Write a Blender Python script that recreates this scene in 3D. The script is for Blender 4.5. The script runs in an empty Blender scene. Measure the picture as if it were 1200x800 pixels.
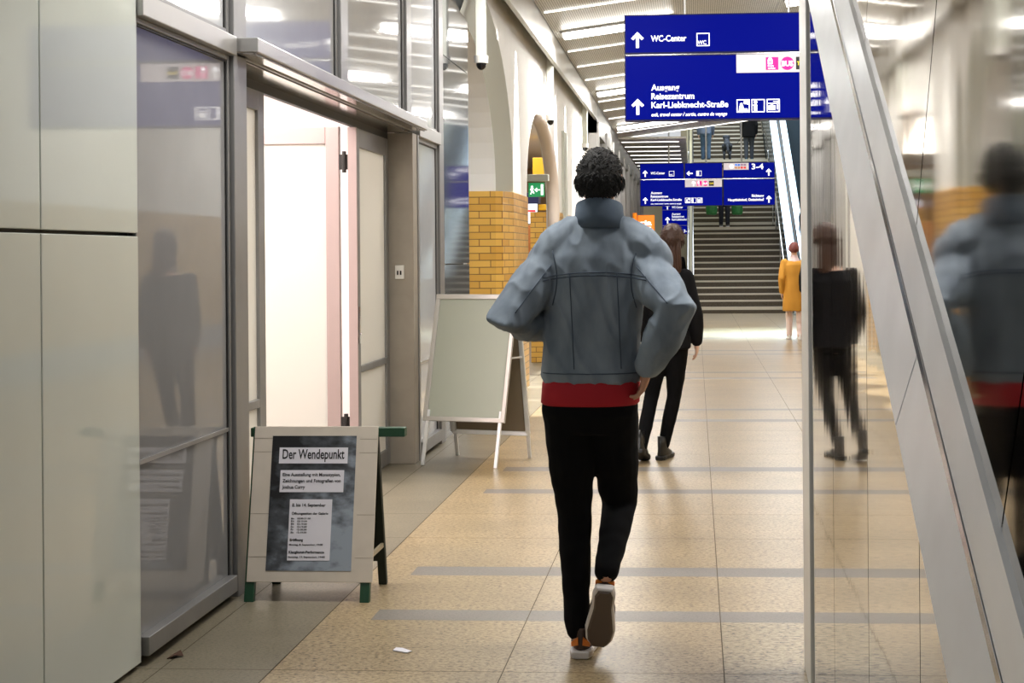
import bpy, bmesh, math, random
from mathutils import Vector as V, Matrix, noise
from mathutils.bvhtree import BVHTree
random.seed(7)
PI = math.pi
sc = bpy.context.scene
COL = sc.collection

# ------------------------------------------------------------------ camera, world, exposure
cd = bpy.data.cameras.new('camera'); cam = bpy.data.objects.new('camera', cd); COL.objects.link(cam)
cd.sensor_fit = 'HORIZONTAL'; cd.sensor_width = 36.0
cd.lens = 1600.0 / 1200.0 * 36.0
cd.shift_x = (600 - 724) / 1200.0
cd.shift_y = (298 - 400) / 1200.0
cd.clip_start = 0.05; cd.clip_end = 200
YAW = math.atan(91 / 1600.0)
cam.matrix_world = (Matrix.Translation((0, 0, 1.5)) @ Matrix.Rotation(YAW, 4, 'Z')
                    @ Matrix.Rotation(PI / 2, 4, 'X') @ Matrix.Rotation(-0.008, 4, 'Z'))
sc.camera = cam
vs = sc.view_settings
vs.view_transform = 'Standard'; vs.look = 'None'; vs.gamma = 1.0; vs.use_curve_mapping = False
vs.exposure = 0.2
w = bpy.data.worlds.new('world'); sc.world = w; w.use_nodes = True
w.node_tree.nodes['Background'].inputs[0].default_value = (0.95, 0.97, 1.0, 1)
w.node_tree.nodes['Background'].inputs[1].default_value = 0.6
try:
    sc.cycles.use_denoising = True; sc.cycles.max_bounces = 8; sc.cycles.glossy_bounces = 6
    sc.cycles.caustics_reflective = False; sc.cycles.sample_clamp_indirect = 6.0
except Exception: pass

LUM_E = 14.0       # ceiling luminaires
LUM_W = 88.0
STRIP_E = 2.2
ROOM_W = 240.0
DAY_W = 900.0
SPOT_W = 1700.0

def lin(c):
    c /= 255.0
    return c / 12.92 if c <= 0.04045 else ((c + 0.055) / 1.055) ** 2.4
def rgb(r, g, b): return (lin(r), lin(g), lin(b), 1.0)

def area_light(name, loc, size, sizey, watts, color=(1, 1, 1), rot=(0, 0, 0), parent=None, spread=PI):
    l = bpy.data.lights.new(name, 'AREA'); l.shape = 'RECTANGLE'; l.size = size; l.size_y = sizey
    l.energy = watts; l.color = color; l.spread = spread
    o = bpy.data.objects.new(name, l); COL.objects.link(o); o.location = loc; o.rotation_euler = rot
    if parent: o.parent = parent; o.location = V(loc) - parent.location
    return o

# ------------------------------------------------------------------ materials
MATS = {}
def mat(name, color, rough=0.5, metal=0.0, ior=1.5, noise_scale=0, noise_amt=0.0, bump=0.0, bump_scale=60, emit=None, emit_s=0.0,
        coat=0.0, rough_var=0.0, stretch=(1, 1, 1), transl=0.0, bdist=0.01):
    if name in MATS: return MATS[name]
    m = bpy.data.materials.new(name); m.use_nodes = True; MATS[name] = m
    nt = m.node_tree; b = nt.nodes['Principled BSDF']
    b.inputs['Base Color'].default_value = color
    b.inputs['Roughness'].default_value = rough; b.inputs['Metallic'].default_value = metal
    b.inputs['IOR'].default_value = ior; b.inputs['Coat Weight'].default_value = coat
    if emit is not None:
        b.inputs['Emission Color'].default_value = emit; b.inputs['Emission Strength'].default_value = emit_s
    tc = mp = None
    if noise_amt or bump or rough_var:
        tc = nt.nodes.new('ShaderNodeTexCoord'); mp = nt.nodes.new('ShaderNodeMapping')
        mp.inputs['Scale'].default_value = stretch
        nt.links.new(tc.outputs['Object'], mp.inputs['Vector'])
    if noise_amt or rough_var:
        n = nt.nodes.new('ShaderNodeTexNoise'); n.inputs['Scale'].default_value = noise_scale or 4; n.inputs['Detail'].default_value = 6
        nt.links.new(mp.outputs[0], n.inputs['Vector'])
    if noise_amt:
        r = nt.nodes.new('ShaderNodeValToRGB')
        r.color_ramp.elements[0].position = 0.3; r.color_ramp.elements[1].position = 0.7
        lo = tuple(max(0, c * (1 - noise_amt)) for c in color[:3]) + (1,); hi = tuple(min(1, c * (1 + noise_amt)) for c in color[:3]) + (1,)
        r.color_ramp.elements[0].color = lo; r.color_ramp.elements[1].color = hi
        nt.links.new(n.outputs['Fac'], r.inputs[0]); nt.links.new(r.outputs[0], b.inputs['Base Color'])
    if rough_var:
        mr = nt.nodes.new('ShaderNodeMapRange'); mr.inputs['To Min'].default_value = max(0, rough - rough_var); mr.inputs['To Max'].default_value = rough + rough_var
        nt.links.new(n.outputs['Fac'], mr.inputs['Value']); nt.links.new(mr.outputs[0], b.inputs['Roughness'])
    if bump:
        n2 = nt.nodes.new('ShaderNodeTexNoise'); n2.inputs['Scale'].default_value = bump_scale; n2.inputs['Detail'].default_value = 2
        nt.links.new(mp.outputs[0], n2.inputs['Vector'])
        bp = nt.nodes.new('ShaderNodeBump'); bp.inputs['Strength'].default_value = bump; bp.inputs['Distance'].default_value = bdist
        nt.links.new(n2.outputs['Fac'], bp.inputs['Height']); nt.links.new(bp.outputs[0], b.inputs['Normal'])
    if transl:
        t = nt.nodes.new('ShaderNodeBsdfTranslucent'); t.inputs[0].default_value = color
        mx = nt.nodes.new('ShaderNodeMixShader'); mx.inputs[0].default_value = transl
        out = nt.nodes['Material Output']
        nt.links.new(b.outputs[0], mx.inputs[1]); nt.links.new(t.outputs[0], mx.inputs[2]); nt.links.new(mx.outputs[0], out.inputs[0])
    return m

def stone(name, base, dark, light, rough=0.32, grain=55, amt=1.0):
    """speckled travertine / terrazzo slab"""
    m = bpy.data.materials.new(name); m.use_nodes = True; nt = m.node_tree; b = nt.nodes['Principled BSDF']
    tc = nt.nodes.new('ShaderNodeTexCoord')
    mp = nt.nodes.new('ShaderNodeMapping'); mp.inputs['Scale'].default_value = (1, 1.7, 1); nt.links.new(tc.outputs['Object'], mp.inputs[0])
    big = nt.nodes.new('ShaderNodeTexNoise'); big.inputs['Scale'].default_value = 1.6; big.inputs['Detail'].default_value = 3
    fine = nt.nodes.new('ShaderNodeTexNoise'); fine.inputs['Scale'].default_value = grain; fine.inputs['Detail'].default_value = 7; fine.inputs['Roughness'].default_value = 0.65
    fine.inputs['Distortion'].default_value = 0.6
    for n in (big, fine): nt.links.new(mp.outputs[0], n.inputs['Vector'])
    r1 = nt.nodes.new('ShaderNodeValToRGB'); e = r1.color_ramp.elements
    e[0].position = 0.37; e[0].color = dark; e[1].position = 0.47; e[1].color = base
    e2 = r1.color_ramp.elements.new(0.62); e2.color = light
    nt.links.new(fine.outputs['Fac'], r1.inputs[0])
    hs = nt.nodes.new('ShaderNodeHueSaturation'); nt.links.new(r1.outputs[0], hs.inputs['Color'])
    mr = nt.nodes.new('ShaderNodeMapRange'); mr.inputs['From Min'].default_value = 0.3; mr.inputs['From Max'].default_value = 0.7
    mr.inputs['To Min'].default_value = 0.86; mr.inputs['To Max'].default_value = 1.1
    nt.links.new(big.outputs['Fac'], mr.inputs['Value']); nt.links.new(mr.outputs[0], hs.inputs['Value'])
    nt.links.new(hs.outputs[0], b.inputs['Base Color'])
    mr2 = nt.nodes.new('ShaderNodeMapRange'); mr2.inputs['To Min'].default_value = rough - 0.1; mr2.inputs['To Max'].default_value = rough + 0.12
    nt.links.new(fine.outputs['Fac'], mr2.inputs['Value']); nt.links.new(mr2.outputs[0], b.inputs['Roughness'])
    return m

def brick_mat(name, c1, c2, mortar, rough=0.28, bw=0.235, bh=0.0725):
    """glazed bricks; world-aligned, u follows the wall whichever way it faces"""
    m = bpy.data.materials.new(name); m.use_nodes = True; nt = m.node_tree; b = nt.nodes['Principled BSDF']
    tc = nt.nodes.new('ShaderNodeNewGeometry'); sx = nt.nodes.new('ShaderNodeSeparateXYZ'); nt.links.new(tc.outputs['Position'], sx.inputs[0])
    sn = nt.nodes.new('ShaderNodeSeparateXYZ'); nt.links.new(tc.outputs['Normal'], sn.inputs[0])
    ab = nt.nodes.new('ShaderNodeMath'); ab.operation = 'ABSOLUTE'; nt.links.new(sn.outputs['X'], ab.inputs[0])
    gt = nt.nodes.new('ShaderNodeMath'); gt.operation = 'GREATER_THAN'; gt.inputs[1].default_value = 0.5; nt.links.new(ab.outputs[0], gt.inputs[0])
    mix = nt.nodes.new('ShaderNodeMix'); mix.data_type = 'FLOAT'
    nt.links.new(gt.outputs[0], mix.inputs[0]); nt.links.new(sx.outputs['X'], mix.inputs[2]); nt.links.new(sx.outputs['Y'], mix.inputs[3])
    cb = nt.nodes.new('ShaderNodeCombineXYZ'); nt.links.new(mix.outputs[0], cb.inputs[0]); nt.links.new(sx.outputs['Z'], cb.inputs[1])
    br = nt.nodes.new('ShaderNodeTexBrick'); br.offset = 0.5
    br.inputs['Color1'].default_value = c1; br.inputs['Color2'].default_value = c2; br.inputs['Mortar'].default_value = mortar
    br.inputs['Scale'].default_value = 1.0; br.inputs['Mortar Size'].default_value = 0.0045; br.inputs['Mortar Smooth'].default_value = 0.1
    br.inputs['Bias'].default_value = 0.0; br.inputs['Brick Width'].default_value = bw; br.inputs['Row Height'].default_value = bh
    nt.links.new(cb.outputs[0], br.inputs['Vector']); nt.links.new(br.outputs['Color'], b.inputs['Base Color'])
    b.inputs['Roughness'].default_value = rough
    bp = nt.nodes.new('ShaderNodeBump'); bp.invert = True; bp.inputs['Strength'].default_value = 0.5; bp.inputs['Distance'].default_value = 0.004
    nt.links.new(br.outputs['Fac'], bp.inputs['Height']); nt.links.new(bp.outputs[0], b.inputs['Normal'])
    return m

def perforated(name, col, hole, pitch=0.026, r=0.30):
    m = bpy.data.materials.new(name); m.use_nodes = True; nt = m.node_tree; b = nt.nodes['Principled BSDF']
    tc = nt.nodes.new('ShaderNodeTexCoord'); mp = nt.nodes.new('ShaderNodeMapping'); nt.links.new(tc.outputs['Object'], mp.inputs[0])
    mp.inputs['Scale'].default_value = (1, 1, 0)
    vo = nt.nodes.new('ShaderNodeTexVoronoi'); vo.inputs['Scale'].default_value = 1 / pitch; vo.inputs['Randomness'].default_value = 0.0
    nt.links.new(mp.outputs[0], vo.inputs['Vector'])
    lt = nt.nodes.new('ShaderNodeMath'); lt.operation = 'LESS_THAN'; lt.inputs[1].default_value = r; nt.links.new(vo.outputs['Distance'], lt.inputs[0])
    mx = nt.nodes.new('ShaderNodeMix'); mx.data_type = 'RGBA'; mx.inputs[6].default_value = col; mx.inputs[7].default_value = hole
    nt.links.new(lt.outputs[0], mx.inputs[0]); nt.links.new(mx.outputs[2], b.inputs['Base Color'])
    b.inputs['Roughness'].default_value = 0.4; b.inputs['Metallic'].default_value = 0.25
    return m

M_tan = stone('travertine', rgb(146, 127, 95), rgb(78, 62, 40), rgb(172, 154, 122))
M_tan2 = stone('speckled_travertine', rgb(138, 123, 93), rgb(56, 46, 32), rgb(168, 154, 126), grain=40)
M_greyfloor = stone('grey_terrazzo', rgb(116, 108, 90), rgb(82, 76, 62), rgb(130, 122, 104), grain=80, rough=0.38)
M_stripe = stone('basalt_strip', rgb(114, 108, 100), rgb(90, 84, 78), rgb(126, 120, 112), grain=90, rough=0.4)
M_joint = mat('floor_joint', rgb(88, 78, 62), 0.8)
M_alu = mat('anodised_aluminium', rgb(178, 176, 173), 0.32, 0.7, noise_scale=3, rough_var=0.06, noise_amt=0.06)
M_alu_dark = mat('grey_frame', rgb(140, 139, 138), 0.36, 0.5, noise_scale=5, noise_amt=0.08)
M_white_alu = mat('pale_door_frame', rgb(168, 150, 146), 0.38, 0.25)
M_black = mat('black_rubber', rgb(20, 20, 20), 0.5)
M_enamel = mat('pale_enamel_panel', rgb(204, 209, 201), 0.045, 0.0, ior=1.55, noise_scale=2.2, noise_amt=0.025)
M_glass = mat('smoky_backed_glass', rgb(136, 136, 137), 0.03, 0.0, ior=1.58, noise_scale=3, noise_amt=0.05, rough_var=0.025)
M_glass_up = mat('grey_backed_glass', rgb(186, 188, 190), 0.05, 0.0, ior=1.7, noise_scale=2.5, noise_amt=0.04, rough_var=0.02, bump=0.012, bump_scale=2.5)
M_mirrorglass = mat('mirrored_cladding', rgb(150, 152, 154), 0.06, 0.75, bump=0.02, bump_scale=2.2)
M_frost = mat('frosted_door_glass', rgb(226, 225, 218), 0.3, 0.0, transl=0.35)
M_roomwhite = mat('white_room_paint', rgb(240, 232, 229), 0.6)
M_plaster = mat('white_plaster', rgb(232, 231, 227), 0.65, noise_scale=4, noise_amt=0.02)
M_plaster_shade_grey = mat('grey_shade_plaster', rgb(176, 178, 168), 0.65)  # puts the arch chamfer's shade into its colour; plain grey on the sign beam
M_brick = brick_mat('glazed_yellow_brick', rgb(226, 180, 88), rgb(206, 154, 64), rgb(126, 92, 54))
M_brickr = brick_mat('glazed_sand_brick', rgb(208, 184, 142), rgb(196, 170, 126), rgb(150, 128, 96), bw=0.25)
M_ceil = perforated('perforated_ceiling_panel', rgb(216, 214, 209), rgb(104, 100, 94))
M_lum = mat('luminaire_diffuser', rgb(255, 252, 246), 0.4, emit=(1.0, 0.97, 0.92, 1), emit_s=LUM_E)
M_strip = mat('light_slot', rgb(255, 252, 246), 0.4, emit=(1.0, 0.97, 0.92, 1), emit_s=STRIP_E)
M_steel = mat('mirror_polished_steel', rgb(190, 185, 178), 0.035, 1.0, bump=0.03, bump_scale=1.0, stretch=(1, 4.0, 0.35), bdist=0.02, noise_scale=2, rough_var=0.02)
M_steel_up = mat('polished_steel_cladding', rgb(196, 192, 186), 0.055, 1.0, bump=0.035, bump_scale=1.0, stretch=(1, 3.5, 0.5), bdist=0.02, noise_scale=2, rough_var=0.03)
M_brushed = mat('brushed_steel_channel', rgb(240, 243, 246), 0.32, 0.6, noise_scale=6, noise_amt=0.05, rough_var=0.06, stretch=(1, 1, 1))
M_edge = mat('satin_corner_strip', rgb(226, 225, 220), 0.4, 0.2)
M_green = mat('dark_green_paint', rgb(22, 66, 42), 0.45)
M_greenblack = mat('green_black_board', rgb(18, 32, 24), 0.55)
M_card = mat('pale_board', rgb(206, 196, 182), 0.7, noise_scale=12, noise_amt=0.04)
M_white = mat('white_paper', rgb(226, 224, 232), 0.6)
M_ink = mat('black_ink', rgb(24, 24, 28), 0.6)
M_board = mat('grey_green_poster_sheet', rgb(172, 178, 164), 0.32, noise_scale=3, noise_amt=0.02)
M_boardback = mat('board_back', rgb(126, 112, 92), 0.6)
M_blue = mat('backlit_blue_sign', rgb(0, 4, 70), 0.45, emit=rgb(0, 14, 150), emit_s=0.62, ior=1.3)
M_blue.node_tree.nodes['Principled BSDF'].inputs['Specular IOR Level'].default_value = 0.08
M_blue_dk = mat('blue_sign_edge', rgb(2, 5, 60), 0.45, emit=rgb(0, 8, 90), emit_s=0.25, ior=1.3)
M_letter = mat('backlit_white_letter', rgb(250, 250, 252), 0.4, emit=(1, 1, 1, 1), emit_s=0.85)
M_greystrip = mat('backlit_grey_strip', rgb(206, 196, 198), 0.4, emit=rgb(206, 196, 198), emit_s=0.45)
M_magenta = mat('magenta_sign_patch', rgb(236, 0, 132), 0.4, emit=rgb(236, 0, 132), emit_s=0.55)
M_signblack = mat('black_sign_patch', rgb(14, 12, 10), 0.4)
M_yellowl = mat('yellow_sign_letter', rgb(250, 220, 20), 0.4, emit=rgb(250, 220, 20), emit_s=0.7)
M_redl = mat('red_sign_patch', rgb(220, 40, 40), 0.4, emit=rgb(220, 40, 40), emit_s=0.5)
M_bluel = mat('pale_blue_sign_patch', rgb(60, 120, 220), 0.4, emit=rgb(60, 120, 220), emit_s=0.5)
M_orange = mat('backlit_orange_sign', rgb(246, 140, 30), 0.4, emit=rgb(246, 132, 20), emit_s=0.55)
M_exit = mat('backlit_green_sign', rgb(30, 150, 90), 0.4, emit=rgb(20, 140, 80), emit_s=0.5)
M_step = stone('dark_stair_stone', rgb(80, 70, 54), rgb(58, 50, 38), rgb(96, 86, 70), grain=60, rough=0.5)
M_nose = mat('pale_stair_nosing', rgb(216, 210, 196), 0.4)
M_beige = mat('beige_end_wall', rgb(196, 188, 158), 0.6)
M_escstep = mat('escalator_step_metal', rgb(70, 86, 100), 0.4, 0.6)
M_chrome = mat('chrome', rgb(216, 216, 218), 0.12, 1.0)
M_dark = mat('dark_metal', rgb(52, 50, 48), 0.4, 0.5)
M_wood = mat('orange_wood', rgb(196, 118, 62), 0.5, noise_scale=3, noise_amt=0.15, stretch=(1, 1, 6))
M_paleshop = mat('shop_wall', rgb(206, 180, 150), 0.6)
M_yellow = mat('yellow_display', rgb(246, 190, 30), 0.45)
M_purple = mat('violet_display', rgb(96, 66, 190), 0.45, emit=rgb(96, 66, 200), emit_s=0.4)
M_navy = mat('navy_display', rgb(24, 32, 84), 0.45)
M_screen = mat('lit_screen', rgb(230, 236, 250), 0.3, emit=rgb(225, 235, 255), emit_s=0.9)
M_plastic = mat('white_plastic', rgb(226, 224, 218), 0.4)

def poster_mat():
    m = bpy.data.materials.new('grey_blue_monotype_print'); m.use_nodes = True; nt = m.node_tree; b = nt.nodes['Principled BSDF']
    tc = nt.nodes.new('ShaderNodeTexCoord')
    mp = nt.nodes.new('ShaderNodeMapping'); mp.inputs['Scale'].default_value = (2.2, 1, 5.0); nt.links.new(tc.outputs['Generated'], mp.inputs[0])
    n = nt.nodes.new('ShaderNodeTexNoise'); n.inputs['Scale'].default_value = 2.2; n.inputs['Detail'].default_value = 8; nt.links.new(mp.outputs[0], n.inputs['Vector'])
    sx = nt.nodes.new('ShaderNodeSeparateXYZ'); nt.links.new(tc.outputs['Generated'], sx.inputs[0])
    # the print runs from near black at upper left to pale grey-blue at lower right
    a = nt.nodes.new('ShaderNodeMath'); a.operation = 'MULTIPLY_ADD'; a.inputs[1].default_value = 0.34; nt.links.new(sx.outputs['X'], a.inputs[0])
    z = nt.nodes.new('ShaderNodeMath'); z.operation = 'MULTIPLY_ADD'; z.inputs[1].default_value = -0.36; z.inputs[2].default_value = 0.24; nt.links.new(sx.outputs['Z'], z.inputs[0])
    nt.links.new(z.outputs[0], a.inputs[2])
    s = nt.nodes.new('ShaderNodeMath'); s.operation = 'ADD'; nt.links.new(a.outputs[0], s.inputs[0]); nt.links.new(n.outputs['Fac'], s.inputs[1])
    r = nt.nodes.new('ShaderNodeValToRGB'); e = r.color_ramp.elements
    e[0].position = 0.52; e[0].color = rgb(22, 22, 24); e[1].position = 1.0; e[1].color = rgb(150, 160, 172)
    k = e.new(0.74); k.color = rgb(78, 82, 88)
    nt.links.new(s.outputs[0], r.inputs[0]); nt.links.new(r.outputs[0], b.inputs['Base Color']); b.inputs['Roughness'].default_value = 0.35
    return m
M_poster = poster_mat()

# ------------------------------------------------------------------ mesh builder
class MB:
    def __init__(s): s.v = []; s.f = []; s.m = []; s.mats = []
    def mi(s, m):
        if m not in s.mats: s.mats.append(m)
        return s.mats.index(m)
    def add(s, vs_, fs, m=None):
        o = len(s.v); s.v += [V(p) for p in vs_]; i = s.mi(m) if m else 0
        for f in fs: s.f.append([k + o for k in f]); s.m.append(i)
        return s
    def box(s, a, b, m=None):
        x0, x1 = sorted((a[0], b[0])); y0, y1 = sorted((a[1], b[1])); z0, z1 = sorted((a[2], b[2]))
        return s.add([(x0, y0, z0), (x1, y0, z0), (x1, y1, z0), (x0, y1, z0), (x0, y0, z1), (x1, y0, z1), (x1, y1, z1), (x0, y1, z1)],
                     [(3, 2, 1, 0), (4, 5, 6, 7), (0, 1, 5, 4), (1, 2, 6, 5), (2, 3, 7, 6), (3, 0, 4, 7)], m)
    def obox(s, o, ux, uy, uz, m=None):
        """box from corner o along three edge vectors"""
        o, ux, uy, uz = V(o), V(ux), V(uy), V(uz)
        p = [o, o + ux, o + ux + uy, o + uy]; p += [q + uz for q in p]
        fs = [(3, 2, 1, 0), (4, 5, 6, 7), (0, 1, 5, 4), (1, 2, 6, 5), (2, 3, 7, 6), (3, 0, 4, 7)]
        if ux.cross(uy).dot(uz) < 0: fs = [f[::-1] for f in fs]
        return s.add(p, fs, m)
    def bar(s, p0, p1, w_, h_, up=(0, 0, 1), m=None):
        p0, p1 = V(p0), V(p1); d = (p1 - p0).normalized(); side = d.cross(V(up)).normalized(); u = side.cross(d)
        return s.obox(p0 - side * w_ / 2 - u * h_ / 2, side * w_, u * h_, p1 - p0, m)
    def rings(s, rs, cap=True, m=None):
        n = len(rs[0]); vs_ = [p for r in rs for p in r]; fs = []
        for k in range(len(rs) - 1):
            for i in range(n):
                j = (i + 1) % n; fs.append((k * n + i, k * n + j, (k + 1) * n + j, (k + 1) * n + i))
        if cap: fs.append(tuple(range(n))[::-1]); fs.append(tuple((len(rs) - 1) * n + i for i in range(n)))
        return s.add(vs_, fs, m)
    def tube(s, pts, rad, n=12, round_=False, m=None, flat=1.0, ref=None):
        pts = [V(p) for p in pts]
        if not isinstance(rad, (list, tuple)): rad = [rad] * len(pts)
        P, R = list(pts), list(rad)
        if round_:
            d0 = (pts[0] - pts[1]).normalized(); d1 = (pts[-1] - pts[-2]).normalized()
            pre = [(pts[0] + d0 * R[0] * math.sin(a), R[0] * math.cos(a)) for a in (1.35, 0.9, 0.45)]
            post = [(pts[-1] + d1 * R[-1] * math.sin(a), R[-1] * math.cos(a)) for a in (0.45, 0.9, 1.35)]
            P = [q[0] for q in pre] + P + [q[0] for q in post]; R = [q[1] for q in pre] + R + [q[1] for q in post]
        rs = []; x = None
        for i, p in enumerate(P):
            t = (P[min(i + 1, len(P) - 1)] - P[max(i - 1, 0)]).normalized()
            if x is None:
                a = V(ref) if ref else (V((0, 0, 1)) if abs(t.z) < 0.9 else V((1, 0, 0)))
                x = (a - t * a.dot(t)).normalized()
            else: x = (x - t * x.dot(t)).normalized()
            y = t.cross(x)
            rs.append([p + x * R[i] * math.cos(2 * PI * k / n) + y * R[i] * flat * math.sin(2 * PI * k / n) for k in range(n)])
        return s.rings(rs, True, m)
    def prism(s, poly, ex, m=None):
        """closed solid from a planar polygon pushed along ex"""
        bm = bmesh.new(); vs_ = [bm.verts.new(p) for p in poly]; f = bm.faces.new(vs_)
        r = bmesh.ops.extrude_face_region(bm, geom=[f])
        for g in r['geom']:
            if isinstance(g, bmesh.types.BMVert): g.co += V(ex)
        bmesh.ops.triangulate(bm, faces=[q for q in bm.faces if len(q.verts) > 4])
        bmesh.ops.recalc_face_normals(bm, faces=bm.faces); bm.verts.index_update()
        s.add([q.co.copy() for q in bm.verts], [[q.index for q in g.verts] for g in bm.faces], m); bm.free(); return s
    def disc(s, c, r, ux=(1, 0, 0), uy=(0, 0, 1), n=28, m=None, th=0.002):
        c, ux, uy = V(c), V(ux), V(uy); nrm = ux.cross(uy).normalized()
        p = [c + ux * r * math.cos(2 * PI * k / n) + uy * r * math.sin(2 * PI * k / n) for k in range(n)]
        return s.rings([p, [q + nrm * th for q in p]], True, m)
    def ico(s, c, r, sub=3, fn=None, m=None):
        bm = bmesh.new(); bmesh.ops.create_icosphere(bm, subdivisions=sub, radius=1.0); bm.verts.index_update()
        out = []
        for q in bm.verts:
            d = q.co.normalized(); out.append(fn(d) if fn else V(c) + V((d.x * r[0], d.y * r[1], d.z * r[2])))
        s.add(out, [[q.index for q in f.verts] for f in bm.faces], m); bm.free(); return s
    def text(s, body, size, o, ux=(1, 0, 0), uy=(0, 0, 1), xs=0.82, bold=0.0, align='LEFT', m=None, th=0.002, shear=0.0):
        cu = bpy.data.curves.new('t', 'FONT'); cu.body = body; cu.size = size; cu.align_x = align; cu.offset = bold * size; cu.extrude = th / 2; cu.resolution_u = 3; cu.shear = shear
        ob = bpy.data.objects.new('t', cu); COL.objects.link(ob)
        dg = bpy.context.evaluated_depsgraph_get(); me = bpy.data.meshes.new_from_object(ob.evaluated_get(dg))
        o, ux, uy = V(o), V(ux).normalized(), V(uy).normalized(); nz = ux.cross(uy)
        s.add([o + ux * q.co.x * xs + uy * q.co.y + nz * q.co.z for q in me.vertices], [list(p.vertices) for p in me.polygons], m)
        bpy.data.objects.remove(ob); bpy.data.curves.remove(cu); bpy.data.meshes.remove(me); return s
    def mesh(s, name, mats, off):
        me = bpy.data.meshes.new(name); me.from_pydata([p - off for p in s.v], [], s.f); me.validate()
        for q in mats: me.materials.append(q)
        return me
    def build(s, name, m=None, parent=None, bevel=0.0, smooth=False, origin=None, seg=2):
        mats = s.mats if s.mats else [m]
        if parent is not None:
            off = world_off(parent)
        else:
            if origin is None:
                lo = V([min(p[i] for p in s.v) for i in range(3)]); hi = V([max(p[i] for p in s.v) for i in range(3)])
                origin = V(((lo.x + hi.x) / 2, (lo.y + hi.y) / 2, lo.z))
            off = V(origin)
        me = s.mesh(name, mats, off)
        if s.mats and len(me.polygons) == len(s.m): me.polygons.foreach_set('material_index', s.m)
        o = bpy.data.objects.new(name, me); COL.objects.link(o)
        if parent is not None: o.parent = parent
        else: o.location = off
        if smooth:
            me.polygons.foreach_set('use_smooth', [True] * len(me.polygons))
        if bevel:
            b = o.modifiers.new('bevel', 'BEVEL'); b.width = bevel; b.segments = seg; b.limit_method = 'ANGLE'; b.angle_limit = 0.6; b.use_clamp_overlap = True
        return o
def world_off(o):
    r = V((0, 0, 0))
    while o is not None: r += o.location; o = o.parent
    return r
def tag(o, label=None, cat=None, group=None, kind=None):
    if label: o['label'] = label
    if cat: o['category'] = cat
    if group: o['group'] = group
    if kind: o['kind'] = kind
    return o
def thing(name, label, cat, loc, group=None, kind=None):
    o = bpy.data.objects.new(name, None); COL.objects.link(o); o.location = loc; o.empty_display_size = 0.1
    return tag(o, label, cat, group, kind)
def struct(name, mb, m=None, **k):
    return tag(mb.build(name, m, **k), kind='structure')
def copy_tree(o, loc, label=None):
    c = o.copy(); COL.objects.link(c); c.location = loc
    if label: c['label'] = label
    for ch in list(o.children):
        d = ch.copy(); COL.objects.link(d); d.parent = c
        for g in list(ch.children):
            e = g.copy(); COL.objects.link(e); e.parent = d
    return c

# ================================================================== FLOOR
def build_floor():
    j = 0.004
    xs = [(-6.0, -2.8, 'g'), (-2.8, -1.965, 'g'), (-1.961, -1.552, 'g'), (-1.547, -1.352, 't'), (-1.352, -0.707, 't')]
    xs += [(-0.703 + k * 0.795, -0.703 + (k + 1) * 0.795 - j, 't') for k in range(7)]
    stripes = [(2.6, 2.76), (5.57, 5.735), (6.355, 6.535), (8.55, 8.705), (9.43, 9.62), (12.22, 12.40), (13.1, 13.24), (16.4, 16.58), (17.2, 17.38), (20.3, 20.48), (21.1, 21.28), (24.2, 24.4), (25, 25.2)]
    joints = [3.5, 4.21, 4.885, 7.20, 7.87, 10.24, 10.97, 11.6, 14.33, 15.08, 15.85, 17.95, 18.7, 19.4, 21.95, 22.7, 23.4, 26, 27, 28, 29, 30, 31, 32, 33]
    ev = sorted([(a, b, 's') for a, b in stripes] + [(y, y + j, 'j') for y in joints])
    rows = []; y = -4.0
    for a, b, k in ev:
        rows.append((y, a, 't')); rows.append((a, b, k)); y = b
    rows.append((y, 56.0, 't'))
    mb = MB()
    mb.box((-6, -4, -0.12), (6.0, 56, -0.004), M_joint)
    for y0, y1, k in rows:
        if k == 'j': continue
        for i, (x0, x1, c) in enumerate(xs):
            if c == 'g': m = M_greyfloor
            elif k == 's' and x0 >= -1.36: m = M_stripe
            elif x0 > 0.05 and y1 < 5.6: m = M_tan2
            else: m = M_tan
            mb.add([(x0, y0, 0), (x1, y0, 0), (x1, y1, 0), (x0, y1, 0)], [(0, 1, 2, 3)], m)
    struct('floor', mb, origin=(0, 0, 0))
build_floor()

# ================================================================== LEFT FACADE
XW = -2.05
wl = thing('wall_left', 'large pale enamel wall panels at the left edge', 'wall', (XW, 3.7, 0), kind='structure')
for y0, y1 in ((2.6, 4.147), (4.153, 4.893)):
    for z0, z1 in ((0.02, 1.580), (1.592, 4.3)):
        MB().box((XW - 0.05, y0, z0), (XW + 0.012, y1, z1)).build('panel', M_enamel, wl, bevel=0.003)
struct('wall_left_backing', MB().box((XW - 0.12, 2.6, 0), (XW - 0.055, 5.92, 4.3)).box((XW - 0.12, 9.95, 0), (XW - 0.055, 12.3, 4.3)), M_black)

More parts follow.
